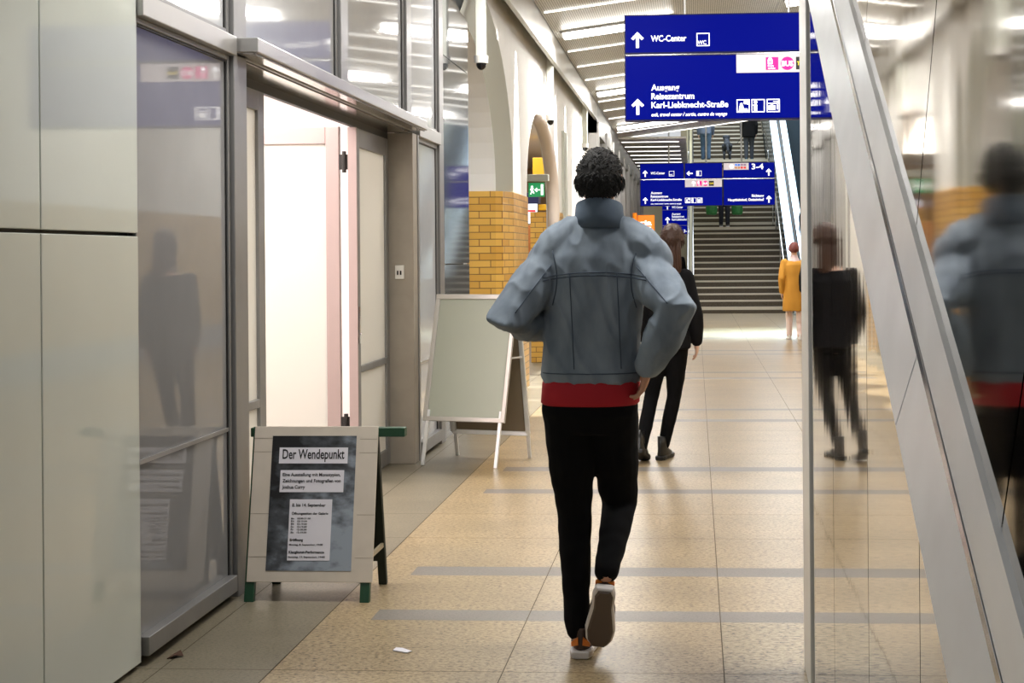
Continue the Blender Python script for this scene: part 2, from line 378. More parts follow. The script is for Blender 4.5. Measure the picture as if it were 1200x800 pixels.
def window(n, y0, y1, z0, z1, gm, fw=0.03, bottom=0.0, mid=None, sill=False):
    r = thing('window_%d' % n, None, None, (XW, (y0 + y1) / 2, z0), kind='structure')
    MB().box((XW - 0.03, y0, z0), (XW - 0.012, y1, z1)).build('glass', gm, r)
    f = MB()
    zb = z0 + (bottom or fw)
    f.box((XW - 0.03, y0, z0), (XW + 0.002, y0 + fw, z1)); f.box((XW - 0.03, y1 - fw, z0), (XW + 0.002, y1, z1))
    f.box((XW - 0.03, y0 + fw, z1 - fw), (XW + 0.002, y1 - fw, z1)); f.box((XW - 0.03, y0 + fw, z0), (XW + 0.03 if sill else XW + 0.002, y1 - fw, zb))
    f.build('frame', M_alu_dark, r, bevel=0.003)
    g = MB(); gw = fw + 0.008
    g.box((XW - 0.02, y0 + fw, zb), (XW - 0.006, y0 + gw, z1 - fw)); g.box((XW - 0.02, y1 - gw, zb), (XW - 0.006, y1 - fw, z1 - fw)); g.box((XW - 0.02, y0 + gw, z1 - gw), (XW - 0.006, y1 - gw, z1 - fw))
    g.build('gasket', M_black, r)
    if mid:
        MB().box((XW - 0.02, y0 + fw, mid - 0.008), (XW - 0.004, y1 - fw, mid + 0.008)).build('glazing_bar', M_alu, r)
    return r
window(1, 4.90, 5.92, 0.035, 2.39, M_glass, fw=0.022, bottom=0.07, mid=0.745, sill=True)
window(2, 4.90, 5.92, 2.475, 4.3, M_glass_up)
window(3, 6.10, 7.76, 2.475, 4.3, M_glass_up)
window(4, 7.94, 9.56, 2.475, 4.3, M_glass_up)
window(5, 9.74, 10.78, 2.475, 4.3, M_glass_up)
window(6, 9.95, 10.78, 0.035, 2.38, M_glass_up, fw=0.03, bottom=0.09, mid=0.70, sill=True)

def post(n, y0, y1, z0, z1, x0=XW - 0.14, x1=XW + 0.02, m=M_alu_dark):
    mb = MB().box((x0, y0, z0), (x1, y1, z1), m)
    return struct('trim_%d' % n, mb, bevel=0.004)
p1 = post(1, 5.93, 6.10, 0, 4.3)
post(2, 7.77, 7.93, 2.475, 4.3); post(3, 9.57, 9.73, 2.475, 4.3); post(4, 10.79, 10.97, 0, 4.3)
# transom rails and bottom plinth
struct('trim_5', MB().box((XW - 0.06, 4.90, 2.39), (XW + 0.035, 5.93, 2.475)), M_alu, bevel=0.004)
struct('trim_6', MB().box((XW - 0.06, 9.95, 2.38), (XW + 0.035, 10.79, 2.475)), M_alu, bevel=0.004)
# right jamb of the recess
jb = struct('trim_7', MB().box((-2.25, 9.755, 0), (-2.032, 9.90, 2.39)), mat('jamb_sheet', rgb(158, 150, 138), 0.45, 0.3, noise_scale=6, noise_amt=0.08), bevel=0.004)
struct('trim_8', MB().box((-2.06, 9.905, 0), (-2.025, 9.95, 2.39)), M_alu_dark, bevel=0.003)
sw = MB().box((-2.165, 9.742, 1.335), (-2.10, 9.756, 1.435), M_plastic)
sw = sw.build('key_switch', bevel=0.003); tag(sw, 'small white key switch on the grey door jamb', 'switch')
for dx in (-2.146, -2.124):
    MB().box((dx - 0.005, 9.738, 1.365), (dx + 0.006, 9.743, 1.395)).build('keyhole', M_black, sw)
# recess soffit, header rail, canopy
M_soffit = mat('polished_soffit_sheet', rgb(190, 187, 184), 0.14, 0.9)
struct('trim_9', MB().box((-2.30, 6.10, 2.392), (-2.051, 9.755, 2.42)), M_soffit, bevel=0.002)
struct('trim_10', MB().box((-2.245, 6.10, 2.345), (-2.215, 9.755, 2.392)), M_black)
cn = thing('canopy', 'thin grey metal canopy above the bright doorway', 'canopy', (-1.99, 7.9, 2.405))
MB().box((-2.05, 5.955, 2.41), (-1.93, 9.80, 2.475)).build('fascia', M_alu, cn, bevel=0.004)
MB().box((-2.03, 5.97, 2.404), (-1.955, 9.78, 2.411)).build('soffit', M_soffit, cn)
MB().box((-2.046, 5.97, 2.398), (-2.03, 9.78, 2.412)).box((-1.955, 5.97, 2.402), (-1.945, 9.78, 2.412)).build('soffit_lip', M_alu_dark, cn)

# doors
def leaf(n, o, along, width, z0, z1, stile, top, bottom, frame_m, glass_m, mid=None, thick=0.045, nrm=(1, 0, 0)):
    """door leaf starting at o, running along a horizontal unit vector"""
    a, nn = V(along), V(nrm); o = V(o); up = V((0, 0, 1))
    r = thing('door_%d' % n, None, None, o + V((0, 0, z0)), kind='structure')
    f = MB()
    def piece(s0, s1, h0, h1, t0=-thick / 2, t1=thick / 2): f.obox(o + a * s0 + nn * t0 + up * h0, a * (s1 - s0), nn * (t1 - t0), up * (h1 - h0))
    piece(0, stile, z0, z1); piece(width - stile, width, z0, z1); piece(stile, width - stile, z1 - top, z1); piece(stile, width - stile, z0, z0 + bottom)
    if mid: piece(stile, width - stile, mid - 0.022, mid + 0.022)
    f.build('frame', frame_m, r, bevel=0.004)
    g = MB(); g.obox(o + a * stile + nn * -0.006 + up * (z0 + bottom), a * (width - 2 * stile), nn * 0.012, up * (z1 - top - z0 - bottom)); g.build('glass', glass_m, r)
    return r
d1 = leaf(1, (-2.232, 6.12, 0), (0, 1, 0), 0.79, 0.01, 2.345, 0.10, 0.10, 0.11, M_alu_dark, M_frost, mid=0.76)
d3 = leaf(3, (-2.232, 8.82, 0), (0, 1, 0), 0.93, 0.01, 2.345, 0.085, 0.125, 0.11, M_alu_dark, M_frost, mid=0.755)
d2 = leaf(2, (-2.33, 8.86, 0), (-1, 0, 0), 0.93, 0.01, 2.355, 0.09, 0.115, 0.12, M_white_alu, M_frost, nrm=(0, 1, 0))
# hinges and lock on the leaves
for z in (2.12, 0.40): MB().tube([(-2.295, 8.835, z - 0.07), (-2.295, 8.835, z + 0.07)], 0.014, 10).box((-2.33, 8.838, z - 0.05), (-2.25, 8.85, z + 0.05)).build('hinge', M_dark, d2)
MB().box((-2.2095, 8.835, 0.93), (-2.200, 8.862, 1.17)).box((-2.215, 8.842, 0.985), (-2.190, 8.855, 1.0)).build('lock_plate', M_chrome, d3)
MB().box((-2.262, 8.80, 0.01), (-2.205, 8.822, 2.345)).build('edge_profile', M_white_alu, d3)
# bright room behind the doors
rm = MB()
rm.box((-5.4, 5.75, -0.01), (-2.30, 5.85, 3.1)).box((-5.4, 11.3, 0), (-2.17, 11.4, 3.1)).box((-5.5, 5.75, 0), (-5.4, 11.4, 3.1)).box((-5.5, 5.75, 3.1), (-2.17, 11.4, 3.2))
rm.box((-2.30, 5.75, 2.42), (-2.18, 11.4, 3.2)).box((-2.30, 9.91, 0), (-2.2, 11.3, 2.42)).box((-2.30, 5.75, 0), (-2.2, 6.11, 2.42))
struct('wall_room', rm, M_roomwhite)
area_light('room_light', (-3.6, 8.2, 3.05), 2.2, 3.6, ROOM_W, (1.0, 0.93, 0.91))

# mirror-finish cladding after the last post
mg = thing('wall_left_cladding', None, None, (XW, 11.6, 0), kind='structure')
for z0, z1 in ((0.0, 1.425), (1.432, 3.142), (3.149, 4.3)):
    MB().box((XW - 0.04, 10.98, z0), (XW, 12.30, z1)).build('panel', M_mirrorglass, mg, bevel=0.002)

# ================================================================== ARCADE (white wall, brick piers)
XA = -1.93; XB = -2.36
def arch_pts(y_spring, z_spring, y_apex, z_apex, n=14):
    """half of a pointed-round arch as an elliptic quarter"""
    return [(y_apex + (y_spring - y_apex) * math.cos(t), z_spring + (z_apex - z_spring) * math.sin(t)) for t in [PI / 2 * k / n for k in range(n + 1)]]
face = arch_pts(14.42, 2.30, 11.9, 3.95)      # large arch, edge on the wall face
inner = arch_pts(14.05, 2.18, 11.9, 3.62)     # its intrados edge
top = 4.35
# upper wall plate with the second arch cut out
a2L = arch_pts(15.62, 2.20, 16.85, 3.24); a2R = arch_pts(18.95, 2.1, 16.85, 3.24)
poly = [(XA, 14.42, 0.0)] + [(XA, y, z) for y, z in face] + [(XA, 11.9, top), (XA, 26.2, top), (XA, 26.2, 0.0)] \
    + [(XA, 18.95, 0.0)] + [(XA, y, z) for y, z in a2R] + [(XA, y, z) for y, z in a2L[::-1][1:]] + [(XA, 15.62, 0.0)]
# chamfered archivolt and intrados of the big arch
n = len(face)
ring_f = [V((XA, y, z)) for y, z in face]; ring_i = [V((-2.06, y, z)) for y, z in inner]; ring_b = [V((XB - 0.5, y - 0.02, z)) for y, z in inner]
vs_ = [V((XA, 14.42, 0))] + ring_f + [V((-2.06, 14.05, 0))] + ring_i + [V((XB - 0.5, 14.05, 0))] + ring_b
k = n + 1
mbx = MB(); mbx.prism(poly, (-0.14, 0, 0), M_plaster)
mbx.add(vs_, [(i, i + 1, k + i + 1, k + i) for i in range(n)], M_plaster_shade_grey)  # chamfer face coloured darker for the shade it lies in
mbx.add(vs_, [(k + i, k + i + 1, 2 * k + i + 1, 2 * k + i) for i in range(n)], M_plaster)
mbx.box((XB - 0.5, 14.06, 0), (XA - 0.14, 15.62, top), M_plaster)
mbx.box((XA, 19.75, 0), (XA + 0.04, 20.25, 3.3), M_plaster_shade_grey)
struct('wall_left_arcade', mbx)
pb = MB().prism([(XB, 14.02, 0), (-2.06, 14.02, 0), (-1.99, 14.06, 0), (-1.915, 14.36, 0), (-1.915, 15.60, 0), (XB, 15.60, 0)], (0, 0, 2.165))
struct('pier_1', pb, M_brick)
struct('pier_2', MB().box((-2.3, 18.97, 0), (-1.915, 21.2, 2.10)), M_brick)
# round moulding on the far half of the second arch
mo = MB(); pts = [(-1.97, y, z) for y, z in a2R[::-1]] + [(-1.97, 18.95, 0.9)]
mo.tube(pts, 0.085, 12); struct('trim_11', mo, mat('pale_arch_moulding', rgb(222, 208, 196), 0.5), smooth=True)
# ceiling beam and closing strip above the wall-washers
struct('trim_12', MB().box((-1.80, 2.0, 3.93), (-1.75, 24.6, 4.29)), mat('beam_sheet', rgb(186, 184, 178), 0.35, 0.6, noise_scale=1.2, noise_amt=0.08))
struct('ceiling_edge', MB().box((-2.9, 2.0, 4.30), (-1.75, 36, 4.36)), mat('dark_soffit', rgb(112, 104, 92), 0.7))

# shop seen through the second arch
sh = MB().box((-6, 33.0, 0), (-2.1, 33.1, 3.6), M_paleshop).box((-6.1, 15.7, 0), (-6, 33, 3.6), M_paleshop).box((-6, 15.7, 3.6), (-2.1, 33, 3.7), M_plaster)
sh.box((-2.2, 26.2, 0), (-2.1, 33, 3.6), M_paleshop)
struct('wall_shop', sh)
area_light('shop_light', (-3.6, 24, 3.5), 2.0, 8, 170, (1, 0.95, 0.86))

# ================================================================== CEILING
def ceil_z(x, y): return 4.27 + 0.13 * (x + 1.75) - 0.006 * max(0, y - 15)
cb = MB()
ys = [-4] + [1.0 + 1.45 * k for k in range(21)] + [31.4]
for a, b in zip(ys[:-1], ys[1:]):
    for x0, x1 in ((-1.74, -0.35), (-0.345, 1.05), (1.055, 2.45), (2.455, 4.3)):
        p = [(x0, a + 0.004, ceil_z(x0, a)), (x1, a + 0.004, ceil_z(x1, a)), (x1, b - 0.004, ceil_z(x1, b)), (x0, b - 0.004, ceil_z(x0, b))]
        q = [(x, y, z + 0.03) for x, y, z in p]
        cb.add(p + q, [(0, 1, 2, 3)[::-1][::-1], (4, 5, 6, 7), (0, 1, 5, 4), (1, 2, 6, 5), (2, 3, 7, 6), (3, 0, 4, 7)])
struct('ceiling', cb, M_ceil, origin=(0, 0, 0))
pc = MB()
pc.box((-2.2, 31.4, 4.15), (-0.2, 52, 4.2))
struct('ceiling_passage', pc, M_ceil, origin=(0, 0, 0))
passage = [32.2 + 1.45 * k for k in range(12)]
# light slots
def slot_pts(y, x0, x1): return (x0, y, ceil_z(x0, y) - 0.012), (x1, y, ceil_z(x1, y) - 0.012)
y = 2.45
slots = [2.45 + 1.45 * k for k in range(21)]
lum_rows = [5.35, 11.15, 16.95, 22.9, 28.75]
first = None
for y in slots:
    if min(abs(y - l) for l in lum_rows) < 0.3: continue
    a, b = slot_pts(y, -1.70, 3.9 if y > 5 else 0.3)
    o = MB().bar(a, b, 0.022, 0.014).build('light_strip', M_strip)
    tag(o, 'thin white light strip running across the perforated ceiling', 'light strip', 'thin light strips across the ceiling')
for y in passage:
    o = MB().bar((-1.72, y, 4.143), (-.37, y, 4.143), 0.025, 0.014).build('light_strip', M_strip)
    tag(o, 'thin white light strip on the passage ceiling left of the stairs', 'light strip', 'thin light strips in the left passage')
def luminaire(y, x0, x1, label):
    xm = (x0 + x1) / 2; z = ceil_z(xm, y)
    t = thing('ceiling_light', label, 'ceiling light', (xm, y, z - 0.09), 'broad ceiling lights')
    a = V((x0, y, ceil_z(x0, y) - 0.05)); b = V((x1, y, ceil_z(x1, y) - 0.05))
    MB().bar(a, b, 0.20, 0.07).build('diffuser', M_lum, t, bevel=0.01)
    MB().bar(a + V((-0.03, 0, 0.03)), b + V((0.03, 0, 0.034)), 0.23, 0.03).build('housing', M_alu, t)
    area_light('lamp', (xm, y, z - 0.12), x1 - x0, 0.2, LUM_W * (1.0 if y < 6 else 0.95), (1, 0.975, 0.945), (0, -0.13, 0), t)
names = {5.35: 'overhead in the foreground', 11.15: 'just in front of the big blue sign', 16.95: 'behind the top left corner of the big blue sign', 22.9: 'at mid height beside the big blue sign', 28.75: 'just below the big blue sign'}
for y in lum_rows:
    luminaire(y, -1.62, -0.25, 'broad ceiling light on the left, ' + names[y])
    luminaire(y, 1.15, 2.5, 'broad ceiling light on the right, ' + names[y])

# ================================================================== RIGHT MIRROR WALL (escalator housing)
XR = 0.39
wr = thing('wall_right', 'mirror polished steel wall under the escalator at right', 'wall', (XR + 0.5, 3, 0), kind='structure')
# incline line (lower edge of the channel) and helpers
LP0 = V((XR, 4.328, 2.296)); LP1 = V((XR, 2.003, 0.875)); inc = (LP0 - LP1).normalized()
def line_z(y, off=0.0): return LP1.z + (y - LP1.y) * inc.z / inc.y + off
OFF = 0.47   # vertical offset from the lower edge to the outer flange
joints = [0.3, 1.75, 2.434, 3.159, 3.95, 4.74]
for y0, y1 in zip(joints[:-1], joints[1:]):
    a, b = y0 + 0.003, y1 - 0.003
    za, zb = min(4.6, max(0.02, line_z(a, 0.06))), min(4.6, max(0.02, line_z(b, 0.06)))
    MB().prism([(XR, a, 0.0), (XR, b, 0.0), (XR, b, zb), (XR, a, za)], (0.02, 0, 0)).build('lower_panel', M_steel, wr)
nrm = V((0, -inc.z, inc.y))
def on_line(s, off): return V((XR, LP1.y, LP1.z)) + inc * s + nrm * off
perp = [-2.4, -1.45, -0.75, -0.05, 0.72, 1.55, 2.5, 4.2]
for s0, s1 in zip(perp[:-1], perp[1:]):
    q = [on_line(s0 + 0.003, 0.30), on_line(s1 - 0.003, 0.30), on_line(s1 - 0.003, 3.4), on_line(s0 + 0.003, 3.4)]
    MB().prism(q, (0.02, 0, 0)).build('upper_panel', M_steel_up, wr)
# inclined channel
tr = thing('trim_13', None, None, tuple(on_line(0, 0)), kind='structure')
def strip(off0, off1, x0, x1, s0=-3.0, s1=4.3, xb=XR + 0.03):
    q = [on_line(s0, off0), on_line(s1, off0), on_line(s1, off1), on_line(s0, off1)]
    p = []
    for i, v in enumerate(q): p.append(V((x0 if i in (0, 1) else x1, v.y, v.z)))
    bk = [V((xb, v.y, v.z)) for v in q]
    return MB().add(p + bk, [(0, 1, 2, 3), (7, 6, 5, 4), (0, 4, 5, 1), (1, 5, 6, 2), (2, 6, 7, 3), (3, 7, 4, 0)])
strip(0.0, 0.012, XR - 0.012, XR - 0.032).build('rim', M_brushed, tr)
strip(0.012, 0.225, XR - 0.032, XR + 0.004, s1=0.575).build('face', M_brushed, tr)
strip(0.012, 0.225, XR - 0.032, XR + 0.004, s0=0.58).build('face', M_brushed, tr)
strip(0.226, 0.240, XR - 0.022, XR - 0.020).build('rib', M_chrome, tr)
strip(0.2425, 0.345, XR - 0.018, XR - 0.010).build('flange', M_brushed, tr)
for s in (-0.9, -0.35, 0.2, 0.75, 1.3, 1.85):
    p = on_line(s, -0.012); MB().tube([p + V((0.0, 0, 0)), p + V((-0.006, 0, 0))], 0.006, 8).build('screw', M_dark, tr)
struct('wall_right_edge', MB().box((XR - 0.008, 4.70, 0), (XR + 0.05, 4.985, 4.6)).box((XR + 0.05, 4.95, 0), (1.7, 4.985, 4.6)), M_edge, bevel=0.003)
struct('wall_right_core', MB().box((XR + 0.03, 0.3, 0), (1.7, 4.94, 4.55)), M_dark)

# far side wall of the hall, seen in reflections
rw = MB().box((4.1, -4, 0.35), (4.3, 33, 2.2), M_brickr).box((4.1, -4, 2.2), (4.3, 33, 5.2), M_plaster).box((4.06, -4, 0.0), (4.3, 33, 0.35), mat('grey_plinth', rgb(160, 166, 174), 0.4))
struct('wall_hall', rw)

# ================================================================== SHOPFRONT ROW at far left
sf = thing('wall_left_shopfronts', None, None, (-1.78, 33, 0), kind='structure')
for i in range(9):
    y0 = 24.7 + i * 2.3
    MB().box((-1.86, y0 + 0.08, 0.05), (-1.83, y0 + 2.22, 3.7)).build('glass', mat('dark_shop_glass', rgb(96, 98, 100), 0.06, 0.5), sf)
for i in range(10):
    y0 = 24.7 + i * 2.3
    MB().box((-1.90, y0 - 0.07, 0), (-1.72, y0 + 0.07, 3.9)).build('post', M_alu, sf, bevel=0.01)
MB().box((-1.95, 24.6, 3.7), (-1.76, 46, 4.25)).build('fascia', mat('shop_fascia', rgb(150, 148, 144), 0.35, 0.6), sf)
struct('wall_back', MB().box((-2.2, 50, 0), (-0.1, 50.2, 4.3)), M_beige)
struct('wall_left_return', MB().box((-2.34, 24.60, 0), (-1.76, 24.72, 4.25)), M_alu)

# downlights washing the white arcade wall
for k, yy in enumerate([13.35, 14.75, 16.15, 17.55, 18.95, 20.35, 21.75, 23.15]):
    t = MB().tube([(-1.845, yy, 4.26), (-1.845, yy, 4.12)], 0.03, 12).build('wall_spotlight', M_plastic, smooth=False)
    tag(t, 'small white spotlight behind the ceiling beam, washing the white arcade wall', 'spotlight', 'spotlights along the white arcade wall')
    l = bpy.data.lights.new('spot', 'SPOT'); l.energy = SPOT_W; l.spot_size = math.radians(24); l.spot_blend = 0.35; l.shadow_soft_size = 0.012; l.color = (1, 0.98, 0.95)
    o = bpy.data.objects.new('spot', l); COL.objects.link(o); o.parent = t; o.location = (0.0, 0, -0.02); o.rotation_euler = (0, 0, 0)

# ================================================================== STAIRS AND ESCALATOR
SX0, SX1 = -0.08, 2.33
stair = thing('stairs', 'wide dark stone stairs with pale nosings at the corridor end', 'stairs', (1.1, 34.35, 0), kind='structure')
def flight(y0, z0, n_, rise, tread, land):
    poly = [(SX0, y0, z0)]; nos = MB()
    for i in range(n_):
        y_ = y0 + tread * i; z_ = z0 + rise * (i + 1)
        poly += [(SX0, y_, z_ - rise), (SX0, y_, z_)] if i else [(SX0, y_, z_)]
        big = 0.075 if i in (0, n_ - 1) else 0.04
        nos.box((SX0, y_ - 0.008, z_ - big), (SX1, y_ + 0.05, z_ + 0.004))
    ye = y0 + tread * (n_ - 1) + land; ze = z0 + rise * n_
    poly += [(SX0, ye, ze), (SX0, ye, z0 - 0.3 if z0 else 0.0)]
    if z0: poly += [(SX0, y0, z0 - 0.3)]
    MB().prism(poly, (SX1 - SX0, 0, 0)).build('flight', M_step, stair)
    nos.build('nosing', M_nose, stair)
    return ye, ze
y1, z1 = flight(34.35, 0.0, 14, 0.16, 0.30, 1.3)
y2, z2 = flight(y1, z1, 14, 0.16, 0.30, 1.7)
y3, z3 = flight(y2, z2, 16, 0.16, 0.30, 3.0)
def stair_line(h): return [(34.05, h), (34.35, h + 0.08), (38.25, 2.24 + h), (y1 - 0.1, 2.24 + h + 0.06), (y2 - 1.7, 4.48 + h), (y2 - 0.1, 4.48 + h + 0.05), (y3 - 3.0, 7.04 + h)]
def wallpoly(x, h, th):
    pts = [(x, 34.3, 0)] + [(x, y, z) for y, z in stair_line(h)[1:]] + [(x, y3 - 3.0, 0)]
    return MB().prism(pts, (th, 0, 0))
struct('wall_stairs', wallpoly(-0.165, 0.62, 0.08), M_beige)
def handrail(xs, label):
    t = thing('handrail', label, 'handrail', (sum(xs) / len(xs), 34.05, 0))
    for x in xs:
        MB().tube([(x, y, z) for y, z in stair_line(0.91)], 0.024, 10).build('rail', M_chrome, t, smooth=True)
    if len(xs) > 1: MB().tube([(xs[0], 34.05, 0.91), (xs[1], 34.05, 0.91)], 0.024, 10).build('end_bow', M_chrome, t, smooth=True)
    for y, z in ((34.3, 0.0), (36.3, 1.04), (38.2, 2.08), (y1, 2.24), (42.0, 3.7)):
        MB().tube([(xs[0], y, z), (xs[0], y, z + 0.95)], 0.016, 8).build('post', M_chrome, t, smooth=True)
handrail([-0.195, -0.06], 'chrome double handrail at the left edge of the stairs')
handrail([2.24], 'chrome single handrail at the right edge of the stairs')
M_deck = mat('brushed_escalator_deck', rgb(190, 206, 220), 0.22, 0.9)
es = thing('escalator', 'escalator with bright steel balustrade rising right of the stairs', 'escalator', (3.1, 33.2, 0))
def esc_z(y): return max(0.0, 0.533 * (y - 34.3))
def bal(x0, x1, h=0.95):
    ys_ = [33.0, 34.3, 52.0]
    p = [(x0, 33.0, 0)] + [(x0, y, esc_z(y) + h) for y in ys_] + [(x0, 52.0, 0)]
    return MB().prism(p, (x1 - x0, 0, 0))
bal(2.36, 2.86).build('balustrade', M_deck, es); bal(3.68, 4.05).build('balustrade', M_deck, es)
for x in (2.62, 3.86):
    MB().tube([(x, 32.8, 0.98)] + [(x, y, esc_z(y) + 1.05) for y in (33.0, 34.3, 52)], 0.04, 8).build('handrail_belt', M_black, es)
stp = [(2.87, 33.0, 0.0), (2.87, 33.0, 0.01), (2.87, 34.3, 0.01)]
yy = 34.3
for i in range(40):
    stp += [(2.87, yy, 0.01 + 0.2 * (i + 1)), (2.87, yy + 0.375, 0.01 + 0.2 * (i + 1))]; yy += 0.375
stp += [(2.87, yy, 0.0)]
MB().prism(stp, (0.80, 0, 0)).build('steps', M_escstep, es)
struct('wall_stairwell', MB().box((4.15, 33.0, 0), (4.3, 56, 12), M_beige).box((-0.5, 55, 0), (4.3, 55.2, 12), M_beige).box((-0.35, 34.6, 4.2), (-0.2, 55, 12), M_beige))

# ================================================================== SIGNS
def arrow(mb, c, h, d='up', m=M_letter, th=0.004, wfac=0.8):
    """flat arrow, shaft and two barbs, on a sign that faces -Y"""
    x, y, z = c; s = h * 0.095
    ex = (0, -th, 0)
    def P(pts):
        if d == 'left': pts = [(-b, a) for a, b in pts]
        mb.prism([(x + a, y, z + b) for a, b in pts], ex, m)
    P([(-s, -h / 2), (s, -h / 2), (s, h * 0.40), (-s, h * 0.40)])
    hw = h * wfac / 2
    P([(0, h / 2), (hw, h / 2 - hw), (hw - 1.4 * s, h / 2 - hw - 1.2 * s), (0, h / 2 - 2.8 * s)])
    P([(0, h / 2), (0, h / 2 - 2.8 * s), (-hw + 1.4 * s, h / 2 - hw - 1.2 * s), (-hw, h / 2 - hw)])
def fit_text(mb, body, x, y, z, cap, width, m=M_letter, bold=0.0, align='LEFT', shear=0.0, th=0.004):
    t = MB(); t.text(body, cap / 0.72, (0, 0, 0), xs=1.0, bold=bold, align='LEFT', th=th, shear=shear)
    x0 = min(p.x for p in t.v); x1 = max(p.x for p in t.v); k = width / (x1 - x0)
    ox = x if align == 'LEFT' else x - width
    mb.add([V((ox + (p.x - x0) * k, y + p.y, z + p.z)) for p in t.v], t.f, m)
def frame_box(mb, x0, x1, z0, z1, y, t=0.009, m=M_letter, th=0.004):
    mb.box((x0, y - th, z0), (x1, y, z0 + t), m).box((x0, y - th, z1 - t), (x1, y, z1), m).box((x0, y - th, z0 + t), (x0 + t, y, z1 - t), m).box((x1 - t, y - th, z0 + t), (x1, y, z1 - t), m)
def icons(mb, x, z, s, y, k):
    frame_box(mb, x, x + s, z, z + s, y)
    e = 0.004
    if k == 0:    # clerk at a counter with speech balloon
        mb.disc((x + s * 0.36, y - e, z + s * 0.62), s * 0.11, m=M_letter, th=0.001)
        mb.prism([(x + s * .16, y, z + s * .1), (x + s * .88, y, z + s * .1), (x + s * .82, y, z + s * .3), (x + s * .55, y, z + s * .3), (x + s * .5, y, z + s * .52), (x + s * .22, y, z + s * .52)], (0, -e, 0), M_letter)
        mb.disc((x + s * .66, y - e, z + s * .76), s * .14, m=M_letter, th=0.001); mb.box((x + s * .78, y - e, z + s * .6), (x + s * .9, y, z + s * .9), M_letter)
    elif k == 1:  # information
        mb.disc((x + s * .3, y - e, z + s * .77), s * .14, m=M_letter, th=0.001); mb.box((x + s * .18, y - e, z + s * .1), (x + s * .42, y, z + s * .58), M_letter); mb.box((x + s * .1, y - e, z + s * .5), (x + s * .42, y, z + s * .58), M_letter)
    elif k == 2:  # left luggage
        mb.box((x + s * .14, y - e, z + s * .16), (x + s * .66, y, z + s * .52), M_letter); mb.box((x + s * .3, y - e, z + s * .52), (x + s * .5, y, z + s * .58), M_letter)
        mb.box((x + s * .06, y - e, z + s * .64), (x + s * .94, y, z + s * .70), M_letter); mb.box((x + s * .5, y - e, z + s * .78), (x + s * .9, y, z + s * .84), M_letter); mb.disc((x + s * .84, y - e, z + s * .81), s * .06, m=M_letter, th=0.001)
        mb.box((x + s * .76, y - e, z + s * .2), (x + s * .86, y, z + s * .56), M_letter)
    elif k == 3:  # door / lift
        mb.box((x + s * .12, y - e, z + s * .12), (x + s * .52, y, z + s * .88), M_letter)
    elif k == 4: # wc
        fit_text(mb, 'WC', x + s * .08, y, z + s * .14, s * .30, s * .66, bold=0.012)

